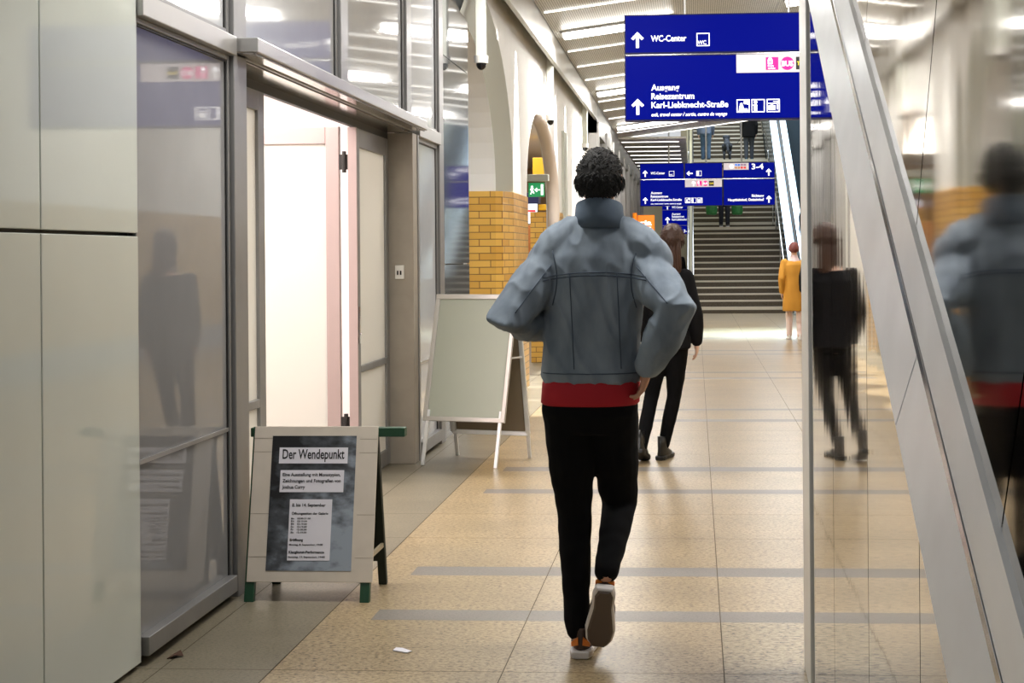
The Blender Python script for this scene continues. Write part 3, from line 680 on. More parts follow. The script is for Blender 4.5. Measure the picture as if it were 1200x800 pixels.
def big_sign(Y, X0, zt, label, full):
    """hanging backlit sign, two rows; X0 left edge, zt top"""
    W = 3.245; D = 0.16; r1 = 0.378; gap = 0.018; r2 = 0.635
    zb = zt - r1 - gap - r2
    t = thing('direction_sign', label, 'sign', (X0 + W / 2, Y + D / 2, zb))
    def panel(x0, x1, z0, z1):
        mb = MB(); mb.box((X0 + x0, Y, z0), (X0 + x1, Y + D, z1), M_blue_dk); mb.box((X0 + x0 + 0.012, Y - 0.004, z0 + 0.012), (X0 + x1 - 0.012, Y, z1 - 0.012), M_blue)
        mb.build('panel', parent=t)
    if full:
        for a, b in ((0, 1.062), (1.082, 1.988), (2.008, W)): panel(a, b, zt - r1, zt)
        for a, b in ((0, 1.988), (2.008, W)): panel(a, b, zb, zb + r2)
    else:
        panel(0, W, zt - r1, zt); panel(0, W, zb, zb + r2)
    MB().box((X0 + 0.01, Y + 0.03, zb + r2), (X0 + W - 0.01, Y + D - 0.03, zt - r1)).build('spacer_rail', M_chrome, t)
    f = Y - 0.004
    def lt(fn, name):
        q = MB(); fn(q); q.build(name, parent=t)
    def line(body, x, z, cap, wd, **kw): lt(lambda q: fit_text(q, body, X0 + x, f, z, cap, wd, **kw), 'lettering')
    def arr(x, z, h_, d='up'): lt(lambda q: arrow(q, (X0 + x, f, z), h_, d), 'arrow')
    def pic(x, z, k_): lt(lambda q: icons(q, X0 + x, z, .127, f, k_), 'pictogram')
    arr(.127, zt - .245, .155); arr(.125, zb + .135, .155)
    line('WC-Center', .258, zt - .262, .060, .345, bold=0.018)
    pic(.702, zt - .315, 4)
    line('Ausgang', .258, zb + .292, .060, .272, bold=0.018)
    line('Reisezentrum', .258, zb + .207, .060, .418, bold=0.018)
    line('Karl-Liebknecht-Stra\u00dfe', .258, zb + .122, .060, .746, bold=0.018)
    line('exit, travel center / sortie, centre de voyage', .258, zb + .040, .036, .735, bold=0.012, shear=0.25)
    for k in range(3): pic(1.085 + .145 * k, zb + .066, k)
    if full:
        arr(1.20, zt - .25, .15, 'left'); pic(1.36, zt - .315, 3)
        line('3-4', 2.69, zt - .165, .135, .285, bold=0.02)
        arr(3.10, zt - .24, .17); arr(3.10, zb + .14, .17)
        line('Richtung', 2.98, zb + .20, .062, .29, bold=0.018, align='RIGHT')
        line('Hauptbahnhof, Ostbahnhof', 2.98, zb + .105, .062, .86, bold=0.018, align='RIGHT')
    G = MB(); sx = X0 + 1.086; se = X0 + (1.976 if full else 2.05)
    G.box((sx, f - 0.002, zb + r2 - .185), (se, f, zb + r2 - .006), M_greystrip); g = f - 0.002; zc = zb + r2 - .10
    arrow(G, (sx + .205, g, zc), .125)
    G.box((sx + .285, g - .003, zc - .060), (sx + .405, g, zc + .062), M_magenta)
    h_ = g - .003
    G.box((sx + .303, h_ - .002, zc - .006), (sx + .349, h_, zc + .040), M_letter); G.box((sx + .312, h_ - .003, zc + .008), (sx + .340, h_ - .001, zc + .020), M_magenta); G.disc((sx + .326, h_ - .001, zc + .042), .018, m=M_letter, th=.001)
    fit_text(G, 'Ersatz', sx + .303, h_, zc - .030, .018, .058, bold=0.02); fit_text(G, 'verkehr', sx + .303, h_, zc - .053, .017, .076, bold=0.02)
    G.disc((sx + .492, g - .002, zc), .064, m=M_magenta, th=.001); fit_text(G, 'BUS', sx + .437, g - .003, zc - .025, .050, .110, bold=0.03)
    G.box((sx + .575, g - .003, zc - .060), (sx + .695, g, zc + .062), M_signblack); fit_text(G, 'TAXI', sx + .585, g - .003, zc - .018, .036, .100, m=M_yellowl, bold=0.02)
    G.build('service_strip', parent=t)
    if full:
        S = MB(); a = X0 + 2.02; S.box((a, f - .002, zt - .175), (a + .60, f, zt - .012), M_greystrip); q = f - .002
        S.disc((a + .19, q - .001, zt - .094), .05, m=M_letter, th=.001)
        fit_text(S, 'S', a + .165, q - .002, zt - .12, .055, .05, m=mat('grey_green_letter', rgb(170, 190, 170), .4), bold=0.02)
        for r_, (c1, c2) in enumerate(((M_bluel, mat('mauve_sign_patch', rgb(190, 150, 190), .4)), (mat('apricot_sign_patch', rgb(244, 170, 110), .4), M_redl))):
            for k in range(4): S.box((a + .27 + .07 * k, q - .002, zt - .082 - .068 * r_), (a + .325 + .07 * k, q, zt - .034 - .068 * r_), c1 if k < 2 else c2)
        S.build('line_strip', parent=t)
    xs = (.587, 1.602, 2.6) if not full else (.70, 1.60, 2.45)
    for x in xs:
        xx = X0 + x; MB().tube([(xx, Y + D / 2, zt - 0.01), (xx, Y + D / 2, min(ceil_z(xx, Y), 5) + (0 if not full else 0.6))], 0.012 if not full else 0.02, 8).build('hanger', M_alu, t)
    return t
big_sign(13.3, -0.675, 3.832, 'large blue hanging direction sign nearest the camera, cut off by the mirror wall', False)
big_sign(33.0, -1.325, 3.690, 'middle blue hanging direction sign in front of the stairs, showing 3-4', True)
t = thing('direction_sign', 'small far blue direction sign left of the stair handrail, partly behind a larger sign', 'sign', (-.58, 47, 2.185))
for z0, z1 in ((2.185, 2.47), (2.49, 3.005), (3.025, 3.36)):
    MB().box((-1.13, 47, z0), (-.03, 47.15, z1), M_blue).build('panel', parent=t)
for z, h_ in ((2.66, .22), (3.13, .2)):
    L = MB(); arrow(L, (-.95, 47, z), h_); L.build('arrow', parent=t)
for body, x, z, cap, wd in (('Ausgang', -.80, 2.84, .075, .30), ('Reisezentrum', -.80, 2.75, .075, .42), ('Karl-Liebknecht-Stra\u00dfe', -.80, 2.65, .075, .70), ('WC-Center', -.80, 3.07, .08, .38), ('3-4', -.40, 2.24, .1, .2)):
    L = MB(); fit_text(L, body, x, 47, z, cap, wd, bold=.02); L.build('lettering', parent=t)
for x in (-.9, -.3): MB().tube([(x, 47.07, 3.36), (x, 47.07, 4.15)], .015, 8).build('hanger', M_alu, t)
# orange shop sign
t = thing('shop_sign', 'small square orange lit sign with white letters projecting from the far shopfronts', 'sign', (-1.19, 33.0, 2.05))
MB().box((-1.394, 33.0, 2.05), (-.984, 33.12, 2.446)).build('box', M_orange, t, bevel=.015)
L = MB(); fit_text(L, 'ria', -1.32, 33.0, 2.20, .13, .27, bold=.03); L.box((-1.32, 32.996, 2.145), (-1.06, 33.0, 2.162), M_letter); L.build('lettering', parent=t)
MB().tube([(-1.46, 33.06, 2.0), (-1.46, 33.06, 2.5)], .05, 12).box((-1.86, 33.04, 2.22), (-1.39, 33.08, 2.27)).build('bracket', M_orange, t)
# emergency exit sign in the arch
t = thing('exit_sign', 'green emergency exit sign hanging in the arch beside the yellow brick pier', 'sign', (-1.985, 17, 2.23))
MB().box((-2.08, 17, 2.23), (-1.885, 17.05, 2.405)).build('box', M_exit, t)
L = MB(); arrow(L, (-1.97, 17, 2.315), .07, 'left'); L.disc((-2.035, 16.997, 2.355), .014, m=M_letter, th=.001)
L.prism([(-2.06, 17, 2.26), (-2.045, 17, 2.26), (-2.035, 17, 2.29), (-2.015, 17, 2.265), (-2.005, 17, 2.275), (-2.022, 17, 2.31), (-2.015, 17, 2.335), (-2.05, 17, 2.34), (-2.06, 17, 2.315), (-2.045, 17, 2.30)], (0, -.004, 0), M_letter)
L.box((-1.925, 16.996, 2.25), (-1.895, 17, 2.385), M_letter); L.build('pictogram', parent=t)
t = thing('sign_beam', 'pale grey horizontal box beam above the green exit sign', 'beam', (-2.0, 16.9, 2.42))
MB().box((-2.20, 16.9, 2.42), (-1.82, 17.02, 2.505)).build('box', M_plaster_shade_grey, t, bevel=.006)
MB().box((-2.185, 16.896, 2.468), (-2.15, 16.9, 2.48), M_redl).box((-2.185, 16.896, 2.45), (-2.15, 16.9, 2.456), M_redl).build('label_mark', parent=t)
# shop goods behind the arch
def simple(name, mb, m, label, cat, group=None, **k): return tag(mb.build(name, m, **k), label, cat, group)
simple('display_box', MB().box((-2.86, 24.0, 2.90), (-2.60, 24.4, 3.22)), M_yellow, 'yellow display box high in the shop behind the arch', 'display', bevel=.01)
simple('light_banner', MB().prism([(-2.60, 23.9, 2.75), (-2.54, 23.9, 2.75), (-2.44, 23.9, 3.28), (-2.51, 23.9, 3.28)], (0, .05, 0)), M_purple, 'slanting violet banner beside the yellow display box in the shop', 'banner')
simple('display_box', MB().box((-2.93, 23.5, 2.38), (-2.70, 23.8, 2.58)), M_navy, 'dark navy display box below the exit sign in the shop', 'display', bevel=.01)
simple('display_box', MB().box((-2.80, 23.6, 2.28), (-2.58, 23.9, 2.38)), M_yellow, 'low yellow display box under the navy one in the shop', 'display', bevel=.01)
t = thing('screen', 'lit white screen with a red mark inside the shop behind the arch', 'screen', (-2.64, 22, 2.0))
MB().box((-2.74, 22, 2.0), (-2.54, 22.05, 2.34)).build('casing', M_dark, t); MB().box((-2.73, 21.995, 2.01), (-2.55, 22, 2.33), M_screen).box((-2.70, 21.992, 2.2), (-2.58, 21.995, 2.23), M_redl).build('display', parent=t)
simple('counter_panel', MB().box((-3.4, 25, 0), (-2.16, 25.3, 2.05)), M_wood, 'orange wooden counter panel low in the shop behind the arch', 'counter', bevel=.01)

# security cameras hanging from the beam
def camera_post(x, y, zb, zt_, wd, label):
    t = thing('security_camera', label, 'camera', (x, y, zb), 'security cameras hanging along the arcade')
    MB().box((x - wd / 2, y - wd / 2, zb + .12), (x + wd / 2, y + wd / 2, zt_)).build('hanging_post', mat('grey_green_post', rgb(206, 208, 196), .45), t, bevel=.006)
    MB().tube([(x, y, zb + .06), (x, y, zb + .125)], [.062, .066], 20).build('mount', M_plastic, t, smooth=False)
    MB().ico((x, y, zb + .055), (.045, .045, .055), 3).build('dome', mat('black_dome', rgb(24, 24, 26), .08), t, smooth=True)
camera_post(-1.88, 12.0, 3.14, 4.29, .085, 'dome security camera on a pale post beside the white arch, nearest one')
camera_post(-1.84, 17.4, 3.16, 4.28, .085, 'dome security camera on a pale post above the exit sign')
camera_post(-1.84, 22.9, 3.24, 4.25, .085, 'dome security camera on a pale post above the walking man, farthest one')

# ================================================================== SANDWICH BOARDS
def poster_board():
    root = thing('sandwich_board', 'low green A-frame sandwich board with a pale panel and exhibition poster', 'sandwich board', (-1.68, 5.98, 0))
    top_ = V((0, 6.0, .742)); bot = V((0, 5.862, .085)); up = (top_ - bot).normalized(); H_ = (top_ - bot).length; ux = V((1, 0, 0)); nz = ux.cross(up)
    def pl(x, v, d=0.0): return V((x, bot.y, bot.z)) + up * v + nz * d
    # legs of the front frame and the rear frame
    for x in (-1.955, -1.445):
        a = pl(x, -.088, -.012); MB().bar(a, pl(x, H_, -.012), .042, .03, (0, 1, 0)).build('leg', M_green, root, bevel=.003)
    for x in (-1.935, -1.44):
        MB().bar((x, 6.185, 0), (x, 6.03, .70), .038, .028, (0, 1, 0)).build('leg', M_greenblack, root, bevel=.003)
    MB().box((-1.99, 5.995, .698), (-1.295, 6.045, .738)).build('top_rail', M_green, root, bevel=.003)
    MB().obox((-1.945, 6.156, .11), (.525, 0, 0), (0, .012, 0), (0, -.125, .59)).build('rear_panel', M_greenblack, root)
    MB().bar((-1.43, 5.90, .19), (-1.43, 6.15, .19), .012, .02).build('strut', mat('pale_bracket', rgb(160, 150, 126), .5), root)
    p = MB(); p.obox(pl(-1.968, -.002, 0.0), ux * .556, up * (H_ + .004), nz * .008)
    pan = p.build('panel', M_card, root, bevel=.002)
    cr = MB()
    for v in (.105, .29, .56, .62): cr.obox(pl(-1.967, v, .008), ux * .09, up * .0018, nz * .0006); cr.obox(pl(-1.492, v - .004, .008), ux * .079, up * .0018, nz * .0006)
    cr.build('crease', mat('crease_line', rgb(150, 138, 122), .7), pan)
    px0, pw, pt, ph = -1.885, .378, H_ - .040, .585
    o = MB(); o.obox(pl(px0, pt - ph, .0085), ux * pw, up * ph, nz * .001); pos = o.build('poster', M_poster, root)
    lab = MB(); tx = MB()
    def R(u0, u1, v0, v1): lab.obox(pl(px0 + u0 * pw, pt - v1 * ph, .0100), ux * (u1 - u0) * pw, up * (v1 - v0) * ph, nz * .0008)
    R(.09, .905, .088, .208); R(.115, .87, .258, .422); R(.245, .745, .475, .925)
    def T(body, u, v, cap, width, bold=0.0):
        t_ = MB(); t_.text(body, cap / .72, (0, 0, 0), xs=1.0, bold=bold, th=.0006); x0 = min(q.x for q in t_.v); x1 = max(q.x for q in t_.v); k = width * pw / (x1 - x0)
        oo = pl(px0 + u * pw, pt - v * ph, .0113)
        tx.add([oo + ux * (q.x - x0) * k + up * q.z + nz * (-q.y) for q in t_.v], t_.f)
    T('Der Wendepunkt', .13, .172, .043, .735, .016)
    T('Eine Ausstellung mit Monotypien,', .145, .303, .0145, .685, .022); T('Zeichnungen und Fotografien von', .145, .349, .0145, .69, .022); T('Joshua Curry', .145, .395, .0145, .27, .022)
    T('8. bis 14. September', .275, .528, .0135, .395, .022)
    T('\u00d6ffnungszeiten der Galerie', .275, .588, .0105, .43, .022)
    for k, (a, b) in enumerate((('Mo', '18.00-21.00'), ('Di', '12-19.00'), ('Mi', '12-19.00'), ('Do', '12-19.00'), ('Fr', '12-20.00'), ('Sa', '12-19.00'))):
        T(a, .272, .622 + .0205 * k, .0066, .035, .022); T(b, .345, .622 + .0205 * k, .0066, .155 if k == 0 else .115, .022)
    T('Er\u00f6ffnung', .268, .783, .0110, .155, .034); T('Montag, 8. September, 19:00', .262, .815, .0075, .395, .022)
    T('Klangkunst-Performance', .262, .872, .0110, .415, .034); T('Samstag, 13. September, 19:00', .258, .905, .0075, .43, .022)
    lab.build('paper_label', M_white, pos); tx.build('lettering', M_ink, pos)
poster_board()

def blank_board():
    # front frame feet, slightly turned
    fl, fr = V((-1.985, 9.70, 0)), V((-1.40, 9.55, 0)); ux = (fr - fl).normalized(); W = (fr - fl).length
    back = V((-ux.y, ux.x, 0)).normalized()
    if back.y < 0: back = -back
    H_ = 1.20; lean = .22
    up = (V((0, 0, H_)) + back * lean + ux * .055).normalized(); upr = (V((0, 0, H_)) - back * lean * 1.25 + ux * .02).normalized()
    nz = ux.cross(up).normalized()
    root = thing('poster_stand', 'empty silver-framed A-frame poster stand with a grey-green sheet', 'poster stand', (fl + fr) / 2 + back * .25)
    Lh = H_ / up.z
    def pl(u, v, d=0.0): return fl + ux * u + up * v + nz * d
    for u in (.02, W - .02): MB().bar(pl(u, 0), pl(u, .40), .026, .018, nz).build('leg', M_brushed, root, bevel=.003)
    fr_ = MB(); v0, v1 = .335, Lh
    for (a, b) in ((pl(.0, v0), pl(.0, v1)), (pl(W, v0), pl(W, v1))): fr_.bar(a, b, .034, .022, nz)
    fr_.bar(pl(-.017, v0), pl(W + .017, v0), .034, .022, nz); fr_.bar(pl(-.017, v1), pl(W + .017, v1), .038, .026, nz)
    fr_.build('frame', mat('silver_frame', rgb(206, 204, 200), .3, .7), root, bevel=.005)
    MB().obox(pl(.012, v0 + .012, -.006), ux * (W - .024), up * (v1 - v0 - .024), nz * .008).build('sheet', M_board, root)
    rl = fl + back * (lean * 2.25 + .02) + ux * .04; 
    def pr_(u, v, d=0.0): return rl + ux * u + upr * v - nz * d
    for u in (.02, W - .0): MB().bar(pr_(u, 0), pr_(u, .45), .026, .018, nz).build('leg', M_brushed, root, bevel=.003)
    f2 = MB()
    for (a, b) in ((pr_(0, .19), pr_(0, Lh - .01)), (pr_(W, .19), pr_(W, Lh - .01))): f2.bar(a, b, .034, .022, nz)
    f2.bar(pr_(0, .19), pr_(W, .19), .034, .022, nz); f2.build('rear_frame', M_brushed, root, bevel=.004)
    MB().obox(pr_(.012, .20, 0), ux * (W - .024), upr * (Lh - .24), back * .006).build('rear_sheet', M_boardback, root)
    MB().bar(pl(W, .78), pr_(W, .78), .012, .012).build('spreader', M_brushed, root)
blank_board()

# litter
simple('paper_scrap', MB().prism([(-1.16, 5.13, .001), (-1.10, 5.10, .001), (-1.085, 5.12, .001), (-1.13, 5.16, .001), (-1.155, 5.165, .001)], (0, 0, .004)), M_white, 'small white scrap of paper on the tan floor in the foreground', 'litter')
simple('dead_leaf', MB().prism([(-1.985, 5.0, .001), (-1.955, 5.01, .012), (-1.935, 5.035, .002), (-1.955, 5.06, .016), (-1.98, 5.045, .004)], (0, 0, .003)), mat('brown_leaf', rgb(84, 58, 44), .7), 'curled brown dead leaf on the floor at the glass bay', 'leaf')

# ================================================================== PEOPLE
def remesh(mb, voxel, smooth=4, disp=None, dec=0.0):
    me = bpy.data.meshes.new('tmp'); me.from_pydata(mb.v, [], mb.f); o = bpy.data.objects.new('tmp', me); COL.objects.link(o)
    r = o.modifiers.new('r', 'REMESH'); r.mode = 'VOXEL'; r.voxel_size = voxel; r.use_smooth_shade = True
    if smooth: s = o.modifiers.new('s', 'SMOOTH'); s.iterations = smooth; s.factor = 0.5
    if dec: d = o.modifiers.new('d', 'DECIMATE'); d.ratio = dec
    dg = bpy.context.evaluated_depsgraph_get(); m2 = bpy.data.meshes.new_from_object(o.evaluated_get(dg))
    out = MB(); vv = [q.co.copy() for q in m2.vertices]; nn = [q.normal.copy() for q in m2.vertices]
    if disp: vv = [p + n_ * disp(p, n_) for p, n_ in zip(vv, nn)]
    out.v = vv; out.f = [list(p.vertices) for p in m2.polygons]; out.m = [0] * len(out.f)
    bpy.data.objects.remove(o); bpy.data.meshes.remove(me); bpy.data.meshes.remove(m2); return out

_hand_cache = {}
def hand_mesh(curl):
    if curl in _hand_cache: return _hand_cache[curl]
    mb = MB()
    def ell(c, a, b, n=14): return [V(c) + V((0, a * math.cos(2 * PI * k / n), b * math.sin(2 * PI * k / n))) for k in range(n)]
    mb.rings([ell((-.03, 0, 0), .024, .019), ell((0, 0, 0), .027, .019), ell((.03, 0, 0), .037, .017), ell((.065, 0, -.001), .041, .015), ell((.092, -.001, -.003), .039, .012), ell((.10, -.001, -.004), .034, .007)])
    for yb, ln, off in ((.030, .070, 0), (.010, .078, .004), (-.011, .073, .002), (-.031, .057, -.006)):
        p = V((.086 + off, yb, -.003)); pts = [p]; a = curl * .6; sp = yb * 1.1
        for l_ in (.46, .31, .23):
            pts.append(pts[-1] + V((math.cos(a), sp * .6, -math.sin(a))) * ln * l_); a += curl
        mb.tube(pts, [.0095, .0088, .008, .0068], 10, True)
    mb.tube([(.022, .026, -.004), (.048, .052, -.012), (.072, .062, -.018), (.090, .064, -.024)], [.014, .0115, .010, .008], 10, True)
    _hand_cache[curl] = remesh(mb, .0038, 2)
    return _hand_cache[curl]
def put_hand(mb, wrist, d, back, thumb_sign, curl, s=1.0):
    """d: direction of the fingers, back: direction the back of the hand faces"""
    x = V(d).normalized(); z = V(back); z = (z - x * z.dot(x)).normalized(); y = z.cross(x)
    h_ = hand_mesh(curl); o = len(mb.v)
    mb.v += [V(wrist) + x * p.x * s + y * p.y * thumb_sign * s + z * p.z * s for p in h_.v]
    mb.f += [[i + o for i in (f if thumb_sign > 0 else f[::-1])] for f in h_.f]; mb.m += [0] * len(h_.f)

def frame_of(J):
    hip = (J['hipL'] + J['hipR']) / 2; sh_ = (J['shL'] + J['shR']) / 2
    return hip, sh_, (J['hipR'] - J['hipL']).normalized(), (J['shR'] - J['shL']).normalized()
def torso_rings(J, table, n=24, fwd_off=0.0):
    hip, sh_, lh, ls = frame_of(J); axis = sh_ - hip; out = []
    for t, hw, hd, yo in table:
        lat = lh.lerp(ls, min(1, max(0, t))).normalized(); up = axis.normalized(); fw = up.cross(lat).normalized()
        c = hip + axis * t + fw * yo
        e = 2.4
        r = []
        for k in range(n):
            a = 2 * PI * k / n; ca, sa = math.cos(a), math.sin(a)
            r.append(c + lat * hw * math.copysign(abs(ca) ** (2 / e), ca) + fw * hd * math.copysign(abs(sa) ** (2 / e), sa))
        out.append(r)
    return out
def limb(mb, pts, rad, n=14): mb.tube(pts, rad, n, True)
def bulge(p0, p1, k, off): return V(p0).lerp(V(p1), k) + V(off)

def head_frame(J):
    up = J.get('headup', V((0, 0, 1))).normalized(); fw = J['face'].normalized(); fw = (fw - up * fw.dot(up)).normalized(); lat = fw.cross(up)
    return up, fw, lat
def head_radius(d, s):
    # d in head coords: x lateral, y forward, z up
    x, y, z = d; rx, ry, rz = .076, .096, .116
    if z < 0: rx *= 1 - .28 * min(1, -z) ** 1.3; ry *= 1 - .10 * (-z) if y > 0 else 1 - .22 * (-z)
    return s / math.sqrt((x / rx) ** 2 + (y / ry) ** 2 + (z / rz) ** 2)
def add_head(mb, J, s):
    up, fw, lat = head_frame(J); c = J['head']
    def W(x, y, z): return c + (lat * x + fw * y + up * z) * s
    mb.ico(c, (1, 1, 1), 4, lambda d: c + (lat * d.x + fw * d.y + up * d.z) * head_radius(d, s))
    mb.tube([W(0, .086, .022), W(0, .104, -.018), W(0, .108, -.030)], [.009 * s, .013 * s, .012 * s], 10, True)       # nose
    mb.tube([W(-.014, .097, -.034), W(.014, .097, -.034)], .009 * s, 8, True)
    mb.tube([W(-.022, .085, -.060), W(0, .093, -.058), W(.022, .085, -.060)], .0085 * s, 8, True)                      # lips
    mb.tube([W(-.02, .078, -.098), W(.02, .078, -.098)], .018 * s, 8, True)                                            # chin
    for q in (-1, 1):
        mb.tube([W(q * .012, .086, .028), W(q * .045, .078, .030)], .008 * s, 8, True)                                  # brow
        mb.tube([W(q * .076, -.005, .026), W(q * .086, -.016, .018), W(q * .084, -.014, -.010), W(q * .076, -.004, -.028)], [.010 * s, .012 * s, .011 * s, .009 * s], 8, True, flat=.55)   # ears
def eyes(J, s, parent):
    up, fw, lat = head_frame(J); c = J['head']; mb = MB(); m1 = mat('eye_white', rgb(225, 220, 214), .3); m2 = mat('iris', rgb(40, 28, 20), .3)
    for q in (-1, 1):
        p = c + (lat * q * .030 + fw * .0865 + up * .012) * s
        mb.ico(p, (.0095 * s,) * 3, 2, None, m1); mb.ico(p + fw * .0062 * s, (.005 * s,) * 3, 2, None, m2)
    mb.build('eyes', parent=parent, smooth=True)
def hair_cap(J, s, th, hairline, nape, seedv, rough=.006, extra=None, scale=22, voxel=0):
    """shell that follows the skull; hairline/nape: lower limits of the hair in head units at front and back"""
    up, fw, lat = head_frame(J); c = J['head']
    mb = MB()
    def fn(d):
        r = head_radius(d, s)
        lim = hairline * max(0, d.y) + nape * max(0, -d.y) + (1 - abs(d.y)) * (-.12)
        k = max(0, min(1, (d.z - lim) / .14)); k = k * k * (3 - 2 * k)
        p = d * scale * .16
        nz_ = noise.noise(V((p.x * 2 + seedv, p.y * 2, p.z * 2))) * .5 + noise.noise(V((d.x * scale + seedv, d.y * scale, d.z * scale * .4))) * .5
        rr = r * (.90 + .10 * k) + k * (th * s * (1 + .35 * max(0, d.z)) + rough * s * nz_ * 1.6)
        return c + (lat * d.x + fw * d.y + up * d.z) * rr
    mb.ico(c, (1, 1, 1), 5, fn)
    if extra: extra(mb, c, up, fw, lat)
    return mb

def shoe(heel, toe, up, J, parent, ms, msole, L=.28, W=.10, boot=0.0, heel_patch=None, s=1.0):
    heel = V(heel); x = (V(toe) - heel).normalized(); z = V(up); z = (z - x * z.dot(x)).normalized(); y = z.cross(x)
    def P(a, b, c_): return heel + x * a + y * b + z * c_
    prof = [(0.0, .024), (.03, .034), (.09, .033), (.15, .041), (.20, .047), (.245, .042), (.272, .028), (.282, .010)]
    def ring(h, grow=0.0, n=0):
        l_ = [P(a * L / .282 + (-grow if i == 0 else grow if i == len(prof) - 1 else 0), (b + grow) * W / .094, h) for i, (a, b) in enumerate(prof)]
        r_ = [P(a * L / .282 + (-grow if i == 0 else grow if i == len(prof) - 1 else 0), -(b + grow) * W / .094, h) for i, (a, b) in enumerate(prof)]
        return l_ + r_[::-1]
    sl = MB(); sl.rings([ring(0, -.002), ring(.006, .003), ring(.026, .005), ring(.032, .001)])
    u = MB()
    def up_ring(a0, a1, b_, h0, h1, n=18):
        r_ = []
        for k in range(n):
            t = 2 * PI * k / n; a = (a0 + a1) / 2 + (a1 - a0) / 2 * math.cos(t); f = (math.cos(t) + 1) / 2
            r_.append(P(a, b_ * math.sin(t) * (1.0 if f > .3 else .85), h0 + (h1 - h0) * f))
        return r_
    u.rings([up_ring(.003, L - .006, W * .47, .024, .024), up_ring(.002, L - .010, W * .465, .042, .040), up_ring(.004, L * .92, W * .42, .062, .050), up_ring(.006, L * .72, W * .37, .084, .066), up_ring(.008, L * .52, W * .34, .102, .092), up_ring(.012, L * .42, W * .32, .112 + boot, .106 + boot)])
    o = u.build('shoe', ms, parent, smooth=True)
    if heel_patch: MB().rings([ring(-.007, -.010), ring(-.001, -.004)]).build('outsole', mat('grey_brown_outsole', rgb(92, 80, 72), .6), o)
    sl.build('sole', msole, o, bevel=.004)
    if heel_patch:
        hp = MB()
        for q in (-1, 1):
            hp.prism([P(-.001 + .010, q * .008, .052), P(.016, q * .034, .046), P(.020, q * .036, .060), P(.012, q * .010, .080)], x * -.010)
        hp.build('heel_patch', heel_patch, o)
    return o

M_skin = mat('skin', rgb(196, 146, 118), .5); M_skin2 = mat('fair_skin', rgb(222, 182, 160), .5)
def cloth_disp(amp, sc_, seedv, stretch=(1, 1, .55)):
    def f(p, n_):
        q = V((p.x * sc_ * stretch[0] + seedv, p.y * sc_ * stretch[1], p.z * sc_ * stretch[2]))
        return amp * (noise.noise(q) + .5 * noise.noise(q * 2.1)) 
    return f

def fold_disp(amp, seedv):
    base = cloth_disp(amp * .8, 7.5, seedv)
    def f(p, n_):
        q = V((p.x * 13 + p.z * 5 + seedv, p.y * 13, p.z * 4.2 - p.x * 3))
        a = 1 - abs(noise.noise(q)) * 2.2
        q2 = V((p.x * 26 - p.z * 9 + seedv, p.y * 26, p.z * 9))
        return base(p, n_) + amp * .75 * max(0, a) ** 2 + amp * .3 * noise.noise(q2)
    return f
def tufts(mb, J, s, count, length, hairline, nape, seedv, rad=.0036, lift=.5):
    up, fw, lat = head_frame(J); c = J['head']; rn = random.Random(seedv); k = 0
    while k < count:
        d = V((rn.gauss(0, 1), rn.gauss(0, 1), rn.gauss(0, 1))).normalized()
        lim = hairline * max(0, d.y) + nape * max(0, -d.y) + (1 - abs(d.y)) * (-.12)
        if d.z < lim + .04: continue
        k += 1
        r = head_radius(d, s) + .007 * s
        w_ = lat * d.x + fw * d.y + up * d.z
        tan = (fw * .55 * max(0, d.z) + up * (.3 if d.z > .3 else -.55) + lat * rn.uniform(-.6, .6) + fw * rn.uniform(-.3, .3)); tan = (tan - w_ * tan.dot(w_)).normalized()
        p0 = c + w_ * r; L_ = length * rn.uniform(.6, 1.2) * s; lf = lift * rn.uniform(.5, 1.2)
        mb.tube([p0 - w_ * .004, p0 + tan * L_ * .45 + w_ * L_ * lf * .6, p0 + tan * L_ + w_ * L_ * lf * .5], [rad, rad * .9, rad * .15], 5)
